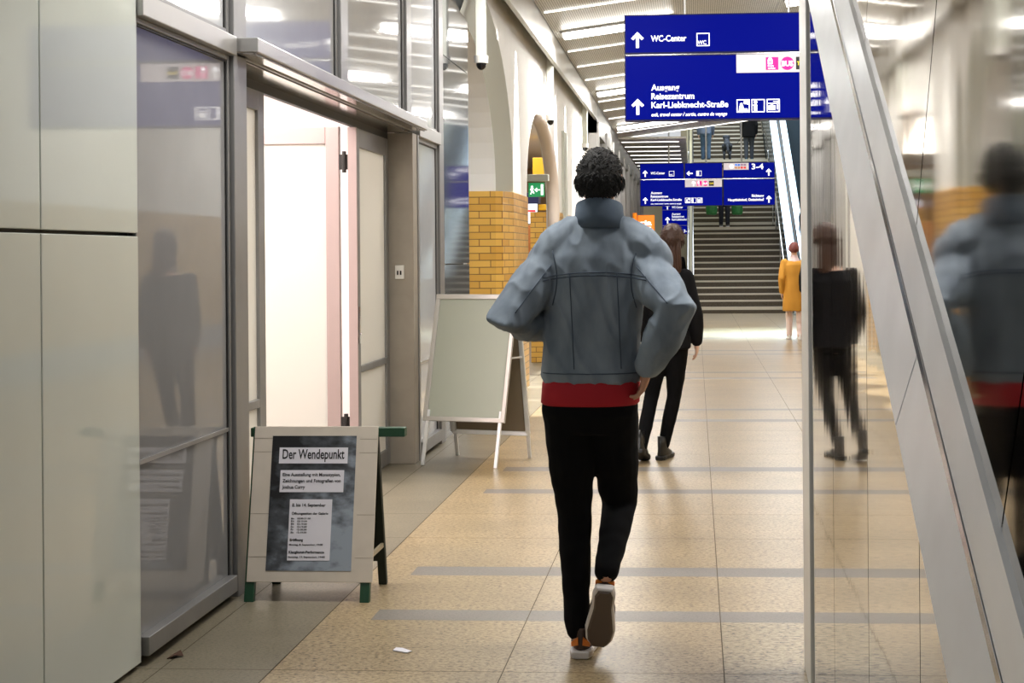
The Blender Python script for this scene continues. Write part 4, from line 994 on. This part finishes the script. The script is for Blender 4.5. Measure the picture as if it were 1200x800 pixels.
def person(name, label, J, s=1.0, female=False, skin=M_skin, voxel=.011, top=None, bottom=None, hair=None, shoes=None, hand_curl=.35, hands=('L', 'R'), hand_dirs={}, category='person', bare_legs=None):
    """one continuous body with hair and clothing as children. J: joints in world space"""
    J = {k: (V(v) if isinstance(v, (tuple, list)) else v) for k, v in J.items()}
    hip, sh_, lh, ls = frame_of(J); up0 = (sh_ - hip).normalized()
    k = s
    hw = [.165, .150, .132, .148, .150, .10] if female else [.160, .158, .148, .168, .176, .12]
    T = [(-.18, .10 * k, .09 * k, 0), (-.05, hw[0] * k, .115 * k, 0), (.15, hw[1] * k, .112 * k, 0), (.40, hw[2] * k, .098 * k, 0), (.70, hw[3] * k, .115 * k, .0), (.92, hw[4] * k, .105 * k, 0), (1.02, hw[5] * k, .075 * k, 0), (1.10, .06 * k, .06 * k, 0)]
    B = MB(); B.rings(torso_rings(J, T))
    nb = sh_ + up0 * .03; limb(B, [nb - up0 * .03, nb.lerp(J['head'], .45), J['head'] - J.get('headup', V((0, 0, 1))) * .03 * k], [.066 * k, .056 * k, .052 * k])
    add_head(B, J, k)
    for q in 'LR':
        a, b_, c_ = J['sh' + q], J['el' + q], J['wr' + q]
        limb(B, [a, a.lerp(b_, .5), b_, b_.lerp(c_, .35), c_], [.054 * k, .047 * k, .039 * k, .040 * k, .026 * k])
        a, b_, c_ = J['hip' + q], J['kn' + q], J['an' + q]
        limb(B, [a, a.lerp(b_, .4), b_, b_.lerp(c_, .35), c_], [.088 * k, .078 * k, .054 * k, .054 * k, .036 * k])
    body = remesh(B, voxel, 5)
    for q in hands:
        d_, bk = hand_dirs.get(q, ((J['wr' + q] - J['el' + q]), ls if q == 'R' else -ls))
        sg = 1 if q == 'L' else -1
        # thumb side: forward when the arm hangs
        x = V(d_).normalized(); z = V(bk); z = (z - x * z.dot(x)).normalized(); y = z.cross(x); fw = up0.cross(lh)
        put_hand(body, J['wr' + q], d_, bk, 1 if y.dot(fw) >= 0 else -1, hand_curl, k)
    base = V((hip.x, hip.y, J.get('ground', 0.0)))
    root = body.build(name, skin, smooth=True, origin=base)
    tag(root, label, category)
    eyes(J, k, root)
    return root, J

def sleeve(mb, J, q, r, k, to=1.0):
    a, b_, c_ = J['sh' + q], J['el' + q], J['wr' + q]; e = b_.lerp(c_, to)
    limb(mb, [a, a.lerp(b_, .5), b_, b_.lerp(e, .5), e], [r[0] * k, r[1] * k, r[2] * k, r[3] * k, r[4] * k], 16)
def garment(name, root, J, table, m, r=(.074, .066, .060, .056, .047), k=1.0, voxel=.011, amp=.006, sc_=7, seedv=0, sleeves=True, collar=None, to=.97, extra=None, smooth=3, disp=None):
    mb = MB(); mb.rings(torso_rings(J, table, 28))
    if sleeves:
        for q in 'LR': sleeve(mb, J, q, r, k, to)
    if collar: limb(mb, collar[0], collar[1], 18)
    if extra: extra(mb)
    g = remesh(mb, voxel, smooth, disp or cloth_disp(amp, sc_, seedv))
    return g, g.build(name, m, root, smooth=True)
def trousers(root, J, m, k=1.0, r=(.105, .092, .072, .068, .060), voxel=.011, amp=.006, seedv=3, waist=.12, hemt=.96, hw=.165):
    mb = MB(); mb.rings(torso_rings(J, [(-.18, .12 * k, .10 * k, 0), (-.05, (hw + .012) * k, .128 * k, 0), (waist, hw * k, .122 * k, 0), (waist + .03, hw * .98 * k, .118 * k, 0)], 28))
    for q in 'LR':
        a, b_, c_ = J['hip' + q], J['kn' + q], J['an' + q]; e = b_.lerp(c_, hemt)
        limb(mb, [a, a.lerp(b_, .45), b_, b_.lerp(e, .5), e], [x * k for x in r], 16)
    g = remesh(mb, voxel, 3, cloth_disp(amp, 9, seedv, (1, 1, 1.2)))
    return g.build('trousers', m, root, smooth=True)

# ---- the man in the denim jacket
def denim():
    m = bpy.data.materials.new('blue_grey_denim'); m.use_nodes = True; nt = m.node_tree; b = nt.nodes['Principled BSDF']
    tc = nt.nodes.new('ShaderNodeTexCoord'); n = nt.nodes.new('ShaderNodeTexNoise'); n.inputs['Scale'].default_value = 9; n.inputs['Detail'].default_value = 6
    mp = nt.nodes.new('ShaderNodeMapping'); mp.inputs['Scale'].default_value = (1, 1, .45); nt.links.new(tc.outputs['Object'], mp.inputs[0]); nt.links.new(mp.outputs[0], n.inputs['Vector'])
    r = nt.nodes.new('ShaderNodeValToRGB'); e = r.color_ramp.elements; e[0].position = .3; e[0].color = rgb(100, 112, 126); e[1].position = .72; e[1].color = rgb(146, 158, 170)
    nt.links.new(n.outputs['Fac'], r.inputs[0]); nt.links.new(r.outputs[0], b.inputs['Base Color']); b.inputs['Roughness'].default_value = .8
    w_ = nt.nodes.new('ShaderNodeTexWave'); w_.inputs['Scale'].default_value = 160; nt.links.new(tc.outputs['Object'], w_.inputs['Vector'])
    bp = nt.nodes.new('ShaderNodeBump'); bp.inputs['Strength'].default_value = .15; bp.inputs['Distance'].default_value = .001; nt.links.new(w_.outputs['Fac'], bp.inputs['Height']); nt.links.new(bp.outputs[0], b.inputs['Normal'])
    return m
M_denim = denim(); M_blacktr = mat('black_trouser_cloth', rgb(11, 11, 13), .95, ior=1.25); M_stitch = mat('dark_denim_seam', rgb(66, 78, 94), .8)
M_hairblk = mat('black_hair', rgb(13, 11, 10), .75); M_red = mat('red_knit', rgb(176, 22, 38), .8)
J = dict(head=(-.358, 5.128, 1.772), headup=V((0, .06, 1)), face=V((.04, 1, -.03)),
         shL=(-.540, 5.12, 1.470), shR=(-.208, 5.12, 1.458), elL=(-.688, 4.985, 1.262), elR=(-.070, 4.955, 1.300), wrL=(-.575, 5.19, 1.225), wrR=(-.175, 5.03, 1.085),
         hipL=(-.475, 5.12, .93), hipR=(-.325, 5.12, .93), knL=(-.470, 5.17, .52), knR=(-.300, 5.27, .535), anL=(-.450, 5.10, .085), anR=(-.335, 4.985, .335))
root, J = person('person', 'man in blue-grey denim jacket and black trousers walking away, seen from behind, nearest figure', J, 1.0, voxel=.008, hand_curl=.55,
                 hand_dirs={'L': (V((.35, .9, .12)), V((-.6, 0, .8))), 'R': (V((-.25, .25, -.9)), V((1, 0, 0)))})
root['label'] = 'man in denim jacket and black trousers walking away, seen from behind, nearest figure'
tb = [(.17, .178, .128, 0), (.22, .186, .135, 0), (.45, .180, .130, 0), (.68, .184, .135, 0), (.90, .192, .136, 0), (1.05, .185, .125, 0), (1.16, .145, .105, 0), (1.26, .085, .085, 0)]
nk = V((-.36, 5.115, 1.545))
def traps(mb):
    for sx in (-1, 1): mb.tube([nk + V((sx * .030, .008, .055)), nk + V((sx * .085, .006, .025)), nk + V((sx * .145, .004, -.016)), nk + V((sx * .192, .002, -.062))], [.062, .074, .082, .082], 16, True)
g, jk = garment('jacket', root, J, tb, M_denim, r=(.086, .084, .078, .068, .050), extra=traps, voxel=.0075, disp=fold_disp(.0095, 11), smooth=9)
def ring_at(c, rx, ry, tilt=0.0, n=36): return [c + V((rx * math.cos(2 * PI * i / n), ry * math.sin(2 * PI * i / n), tilt * math.sin(2 * PI * i / n))) for i in range(n)]
MB().rings([ring_at(nk + V((0, .0, .045)), .104, .100, -.012), ring_at(nk + V((0, .006, .085)), .094, .092, -.02), ring_at(nk + V((0, .012, .136)), .089, .087, -.03), ring_at(nk + V((0, .012, .138)), .081, .079, -.03), ring_at(nk + V((0, .006, .085)), .076, .076, -.02)]).build('collar', mat('dark_denim_collar', rgb(84, 98, 114), .85, noise_scale=14, noise_amt=.12), jk, smooth=True)
# seams: yoke across the back and one down each sleeve and side panel, laid on the cloth
bv = BVHTree.FromPolygons([tuple(p) for p in g.v], g.f)
def on_cloth(p, d):
    h_ = bv.ray_cast(V(p), V(d)); return h_[0] + h_[1] * .0012 if h_[0] else None
def seam(pts, rad=.0022):
    q = [x for x in pts if x]
    if len(q) > 2: MB().tube(q, rad, 6).build('seam', M_stitch, jk, smooth=True)
for dz in (0, -.012):
    seam([on_cloth((-.56 + .38 * k / 24, 4.6, 1.435 + dz - .018 * (2 * k / 24 - 1) ** 2), (0, 1, 0)) for k in range(25)])
for x0, x1 in ((-.462, -.448), (-.288, -.276)):
    seam([on_cloth((x0 + (x1 - x0) * k / 16, 4.6, 1.43 - .35 * k / 16), (0, 1, 0)) for k in range(17)], .0018)
seam([on_cloth((-.57 + .35 * k / 20, 4.6, 1.062), (0, 1, 0)) for k in range(21)])
for q, sx in (('L', -1), ('R', 1)):
    a, b_ = J['sh' + q], J['el' + q]
    seam([on_cloth(a.lerp(b_, t / 12) + V((-sx * .02, -.4, .01)), (0, 1, 0)) for t in range(1, 12)], .002)
    # armhole
    seam([on_cloth((a.x - sx * .012 - sx * .018 * math.sin(t / 10 * PI), 4.6, a.z + .045 - .20 * t / 10), (0, 1, 0)) for t in range(11)], .002)
sr = MB(); sr.rings(torso_rings(J, [(.02, .178, .130, 0), (.035, .186, .136, 0), (.17, .184, .132, 0), (.24, .16, .115, 0)], 32)); sr.build('shirt_hem', M_red, root, smooth=True)
trousers(root, J, M_blacktr, r=(.108, .094, .068, .057, .047), voxel=.008, amp=.006, waist=.07, hw=.165)
up, fw, lat = head_frame(J)
hm = hair_cap(J, 1.03, .008, .62, -1.05, 3.1, rough=.0035, scale=34); tufts(hm, J, 1.03, 1300, .028, .62, -1.0, 4, rad=.0026, lift=.35); hm.build('hair', M_hairblk, root, smooth=True)
M_trainer = mat('black_brown_trainer', rgb(62, 44, 34), .6); M_sole = mat('white_sole', rgb(222, 216, 214), .5); M_opatch = mat('orange_patch', rgb(226, 126, 44), .5)
shoe((-.438, 5.045, 0), (-.425, 5.345, 0), (0, 0, 1), J, root, M_trainer, M_sole, heel_patch=M_opatch, W=.108)
shoe((-.338, 4.930, .285), (-.372, 5.06, .045), (.0, .88, .48), J, root, M_trainer, M_sole, heel_patch=M_opatch, W=.104)

# ---- the woman in black ahead of him
M_blackcl = mat('black_jacket_cloth', rgb(17, 17, 20), .9, ior=1.3); M_leg = mat('black_leggings', rgb(9, 9, 11), .9, ior=1.25); M_boot = mat('black_boot_leather', rgb(18, 17, 17), .35)
M_brown = mat('brown_hair', rgb(66, 40, 26), .5); M_dkbrown = mat('dark_brown_hair', rgb(38, 26, 20), .55)
J = dict(head=(-.170, 9.98, 1.600), face=V((.35, 1, -.05)), shL=(-.35, 9.98, 1.335), shR=(-.075, 9.95, 1.335), elL=(-.41, 9.93, 1.06), elR=(.0, 9.93, 1.055), wrL=(-.37, 10.05, .86), wrR=(.005, 10.02, .855),
         hipL=(-.275, 9.98, .86), hipR=(-.135, 9.96, .86), knL=(-.33, 10.0, .46), knR=(-.165, 10.03, .46), anL=(-.40, 9.80, .10), anR=(-.245, 10.02, .085))
root, J = person('person', 'long-haired woman in black jacket, leggings and boots, walking ahead of the denim-jacket man', J, .93, True, M_skin2, .010)
garment('jacket', root, J, [(-.10, .165, .125, 0), (.1, .155, .122, 0), (.4, .140, .112, 0), (.72, .155, .125, 0), (.92, .16, .115, 0), (1.02, .12, .085, 0), (1.08, .07, .065, 0)], M_blackcl, k=.86, voxel=.010, seedv=5)
trousers(root, J, M_leg, k=.93, r=(.094, .084, .058, .056, .044), voxel=.010, amp=.003, hw=.155)
def lh_(mb, c, up, fw, lat):
    rn = random.Random(5)
    for q in range(26):
        a = (q - 12.5) / 12.5 + rn.uniform(-.06, .06)
        p0 = c + lat * a * .066 - fw * (.066 - .03 * a * a + rn.uniform(-.008, .008)) + up * .02
        mb.tube([p0, p0 - up * .10 - fw * .012 + lat * a * .008, p0 - up * (.22 + .02 * math.sin(q * 2)) - fw * .006 + lat * a * .012, p0 - up * (.30 + .02 * math.cos(q * 3)) + lat * a * .006], [.013, .0125, .010, .003], 8, True)
hm = hair_cap(J, .93, .014, .58, -.95, 8.7, rough=.005, extra=lh_); tufts(hm, J, .93, 900, .055, .58, -.95, 6, rad=.0028, lift=.16); hm.build('hair', M_brown, root, smooth=True)
shoe((-.275, 9.915, 0), (-.20, 10.17, 0), (0, 0, 1), J, root, M_boot, mat('black_sole', rgb(14, 14, 14), .5), L=.265, W=.095, boot=.06)
shoe((-.415, 9.70, .085), (-.38, 9.93, .0), (0, .3, .95), J, root, M_boot, mat('black_sole', rgb(14, 14, 14), .5), L=.26, W=.095, boot=.06)

# ---- woman in the ochre coat and her companion
M_ochre = mat('ochre_coat_cloth', rgb(196, 138, 44), .8); M_pinkleg = mat('pale_pink_trouser', rgb(232, 208, 200), .8); M_whiteshoe = mat('white_shoe', rgb(235, 232, 228), .5); M_scarf = mat('pale_pink_scarf', rgb(222, 196, 196), .8)
M_auburn = mat('auburn_hair', rgb(104, 44, 36), .5)
def stand(x, y, z, h, face=(0, 1, 0), stride=.0, armout=.03, wid=1.0):
    """walking or standing joints for a figure of height h whose soles rest at z; face: forward direction"""
    k = h / 1.75; f = V(face).normalized(); r = V((f.y, -f.x, 0)); o = V((x, y, z))
    def P(a, b_, c_): return o + r * a * k * wid + f * b_ * k + V((0, 0, c_ * k))
    return dict(head=P(0, .02, 1.63), face=f, shL=P(-.175, 0, 1.40), shR=P(.175, 0, 1.40), elL=P(-.205 - armout, -.03 - stride * .3, 1.11), elR=P(.205 + armout, -.03 + stride * .3, 1.11), wrL=P(-.20 - armout, .07 - stride * .5, .87), wrR=P(.20 + armout, .07 + stride * .5, .87),
                hipL=P(-.085, 0, .89), hipR=P(.085, 0, .89), knL=P(-.09, .05 + stride * .35, .48), knR=P(.09, .05 - stride * .25, .48), anL=P(-.09, stride * .5, .08 ), anR=P(.09, -stride * .5, .08), ground=z), k, f
def shoes_for(root, J, f, k, ms, msl):
    for q in 'LR':
        a = J['an' + q]; h_ = a - f * .06 * k; h_ = V((h_.x, h_.y, a.z - .08 * k)); shoe(h_, h_ + f * .27 * k, (0, 0, 1), J, root, ms, msl, L=.27 * k, W=.096 * k)
Jd, k, f = stand(1.70, 23.75, 0, 1.67, stride=.18)
root, J = person('person', 'person in an ochre knee-length coat and pale trousers walking toward the escalator', Jd, k, True, M_skin2, .013)
garment('coat', root, J, [(-.72, .205, .150, 0), (-.4, .20, .15, 0), (0, .178, .14, 0), (.4, .165, .128, 0), (.72, .172, .13, 0), (.92, .175, .12, 0), (1.02, .125, .09, 0), (1.07, .08, .07, 0)], M_ochre, k=k, voxel=.013, amp=.008, seedv=21)
trousers(root, J, M_pinkleg, k=k, r=(.09, .08, .062, .058, .052), voxel=.013)
nb = (J['shL'] + J['shR']) / 2; MB().tube([nb + V((0, .01, -.02)), nb + V((0, .015, .05)), nb + V((0, .015, .09))], [.105, .095, .07], 16, True).build('scarf', M_scarf, root, smooth=True)
hair_cap(J, k, .022, .6, -.7, 5.5, rough=.004).build('hair', M_auburn, root, smooth=True)
shoes_for(root, J, f, k, M_whiteshoe, M_sole)
Jd, k, f = stand(2.05, 23.2, 0, 1.74, stride=-.15, armout=.05)
root, J = person('person', 'person in black jacket beside the ochre coat, mostly hidden behind the mirror wall', Jd, k, False, M_skin2, .013)
garment('jacket', root, J, [(-.12, .18, .135, 0), (.4, .165, .13, 0), (.72, .18, .135, 0), (.92, .185, .125, 0), (1.02, .13, .09, 0), (1.07, .08, .07, 0)], M_blackcl, k=k, voxel=.013, seedv=31)
trousers(root, J, M_blacktr, k=k, voxel=.013); hair_cap(J, k, .018, .6, -.7, 6.1).build('hair', M_dkbrown, root, smooth=True); shoes_for(root, J, f, k, M_boot, M_sole)

# ---- dark-haired person coming through the passage left of the stairs
Jd, k, f = stand(-.52, 36.0, 0, 1.70, face=(.05, -1, 0), stride=.2)
root, J = person('person', 'dark-haired person in black facing the camera, left of the stair handrail', Jd, k, False, M_skin2, .015)
garment('jacket', root, J, [(-.12, .185, .14, 0), (.4, .17, .13, 0), (.72, .185, .135, 0), (.92, .19, .125, 0), (1.02, .13, .09, 0), (1.07, .08, .07, 0)], M_blackcl, k=k, voxel=.015, seedv=41)
trousers(root, J, M_blacktr, k=k, voxel=.015); hair_cap(J, k, .022, .55, -.8, 9.1).build('hair', M_dkbrown, root, smooth=True); shoes_for(root, J, f, k, M_boot, M_sole)

# ---- people on the stairs
M_navytr = mat('dark_navy_trouser', rgb(34, 38, 52), .8); M_jeans = mat('blue_jeans', rgb(70, 96, 124), .8); M_coatgrey = mat('dark_grey_coat', rgb(52, 54, 60), .8); M_shirtblue = mat('grey_blue_shirt', rgb(110, 124, 150), .8)
Jd, k, f = stand(.82, 38.55, 2.24, 1.75, face=(0, -1, 0), stride=.1, armout=.16)
root, J = person('person', 'person in dark trousers on the lower stair landing, carrying two green bags', Jd, k, False, M_skin2, .015)
garment('jacket', root, J, [(-.1, .185, .14, 0), (.4, .17, .13, 0), (.72, .185, .135, 0), (.92, .19, .125, 0), (1.02, .13, .09, 0), (1.07, .08, .07, 0)], M_coatgrey, k=k, voxel=.015, seedv=51)
trousers(root, J, M_navytr, k=k, voxel=.015); hair_cap(J, k, .02, .6, -.7, 2.2).build('hair', M_dkbrown, root, smooth=True); shoes_for(root, J, f, k, M_boot, M_sole)
M_bag = mat('green_plastic_bag', rgb(46, 122, 66), .45, noise_scale=14, noise_amt=.25)
for wr, lab in ((J['wrR'], 'green carrier bag in the left hand of the person on the landing'), (J['wrL'], 'green carrier bag in the right hand of the person on the landing')):
    c = V((wr.x, wr.y + .0, wr.z - .52)); t = thing('carrier_bag', lab, 'bag', c)
    lab = None
    bm_ = MB(); rs = []
    for z_, a, b_ in ((0, .13, .07), (.05, .16, .09), (.2, .165, .095), (.33, .14, .07), (.38, .11, .03)):
        rs.append([c + V((a * math.cos(2 * PI * i / 20), b_ * math.sin(2 * PI * i / 20), z_)) for i in range(20)])
    bm_.rings(rs); g2 = remesh(bm_, .014, 3, cloth_disp(.012, 12, c.x)); g2.build('sack', M_bag, t, smooth=True)
    MB().tube([c + V((-.07, 0, .37)), c + V((-.05, 0, .44)), c + V((0, 0, .47)), c + V((.05, 0, .44)), c + V((.07, 0, .37))], .008, 8).build('handle', M_bag, t, smooth=True)
zl = z2; 
Jd, k, f = stand(.36, y2 - .95, zl, 1.78, stride=.12)
root, J = person('person', 'person in blue jeans climbing the upper stairs at left, left of the dog', Jd, k, False, M_skin2, .015)
garment('jacket', root, J, [(-.05, .185, .14, 0), (.4, .17, .13, 0), (.72, .185, .135, 0), (.92, .19, .125, 0), (1.02, .13, .09, 0), (1.07, .08, .07, 0)], M_shirtblue, k=k, voxel=.015, seedv=61)
trousers(root, J, M_jeans, k=k, voxel=.015); hair_cap(J, k, .02, .6, -.7, 2.9).build('hair', M_dkbrown, root, smooth=True); shoes_for(root, J, f, k, M_boot, M_sole)
Jd, k, f = stand(1.75, y2 - .95, zl, 1.78, stride=-.15)
root, J = person('person', 'person in black coat and dark trousers on the upper stairs, holding a dog leash', Jd, k, False, M_skin2, .015)
garment('coat', root, J, [(-.28, .23, .16, 0), (.1, .205, .15, 0), (.4, .18, .14, 0), (.72, .19, .14, 0), (.92, .19, .125, 0), (1.02, .13, .09, 0), (1.07, .08, .07, 0)], M_blackcl, k=k, voxel=.015, seedv=71)
trousers(root, J, mat('grey_trouser', rgb(66, 72, 82), .8), k=k, voxel=.015); hair_cap(J, k, .02, .6, -.7, 1.9).build('hair', M_hairblk, root, smooth=True)
shoes_for(root, J, f, k, mat('blue_trainer', rgb(70, 140, 180), .5), M_sole)
leash_hand = J['wrL'] + V((0, .05, -.08))
# dog seen from behind, standing on the landing
def dog(x, y, z):
    mb = MB(); o = V((x, y, z))
    def P(a, b_, c_): return o + V((a, b_, c_))
    mb.tube([P(0, -.28, .50), P(0, -.15, .50), P(0, .10, .47), P(0, .32, .50), P(0, .42, .56)], [.105, .120, .125, .135, .10], 18, True)
    mb.tube([P(0, .36, .55), P(0, .48, .70), P(0, .53, .80)], [.095, .080, .075], 14, True)
    mb.tube([P(0, .52, .80), P(0, .62, .80), P(0, .74, .765)], [.085, .070, .040], 14, True)
    for q in (-1, 1):
        mb.tube([P(q * .06, .50, .85), P(q * .095, .50, .83), P(q * .105, .51, .75)], [.022, .030, .014], 10, True)
        mb.tube([P(q * .085, -.20, .46), P(q * .095, -.10, .32), P(q * .09, -.27, .18), P(q * .09, -.24, .03), P(q * .09, -.19, .02)], [.088, .062, .036, .030, .032], 12, True)
        mb.tube([P(q * .085, .33, .45), P(q * .085, .31, .26), P(q * .085, .33, .12), P(q * .085, .33, .03), P(q * .085, .38, .02)], [.070, .044, .032, .029, .030], 12, True)
    mb.tube([P(0, -.30, .52), P(0, -.40, .44), P(.02, -.43, .30), P(.02, -.41, .20)], [.035, .045, .050, .015], 12, True)
    g_ = remesh(mb, .013, 3, cloth_disp(.014, 30, 5.0, (1, 1, .35)))
    r = g_.build('dog', mat('grey_black_fur', rgb(58, 64, 74), .8, noise_scale=14, noise_amt=.4), smooth=True, origin=o)
    tag(r, 'shaggy grey-black dog standing on the upper stair landing', 'dog')
    c_ = MB(); c_.tube([P(.085 * math.cos(t), .44 + .03 * math.sin(t), .655 + .06 * math.sin(t)) for t in [2 * PI * i / 16 for i in range(17)]], .012, 8); c_.build('collar', M_black, r, smooth=True)
    n_ = MB(); n_.ico(P(0, .775, .775), (.02, .016, .016), 2); n_.build('nose', M_black, r, smooth=True)
    return P(.08, .44, .66)
nk = dog(1.04, y2 - 1.05, zl)
pts = [leash_hand.lerp(nk, t / 10) + V((0, 0, -.18 * math.sin(PI * t / 10))) for t in range(11)]
simple('leash', MB().tube(pts, .008, 8), M_black, 'thin black leash running from the hand to the dog', 'leash', smooth=True)
# person riding the escalator
Jd, k, f = stand(3.06, 36.72, 1.41, 1.66, armout=.05)
root, J = person('person', 'person in dark clothes riding the escalator, seen at the mirror wall edge', Jd, k, False, M_skin2, .015)
garment('jacket', root, J, [(-.12, .185, .14, 0), (.4, .17, .13, 0), (.72, .185, .135, 0), (.92, .19, .125, 0), (1.02, .13, .09, 0), (1.07, .08, .07, 0)], M_blackcl, k=k, voxel=.015, seedv=81)
trousers(root, J, M_blacktr, k=k, voxel=.015); hair_cap(J, k, .02, .6, -.7, 7.7).build('hair', M_dkbrown, root, smooth=True); shoes_for(root, J, f, k, M_boot, M_sole)

# daylight falling down the stairwell
area_light('stairwell_daylight', (1.6, 41, 10.5), 4.0, 10.0, DAY_W, (.80, .90, 1.0), (-.25, 0, 0))
area_light('skylight', (1.2, 25.6, 4.45), 3.0, 1.2, 260, (.52, .77, 1.0), (0, 0, 0), None, math.radians(60))
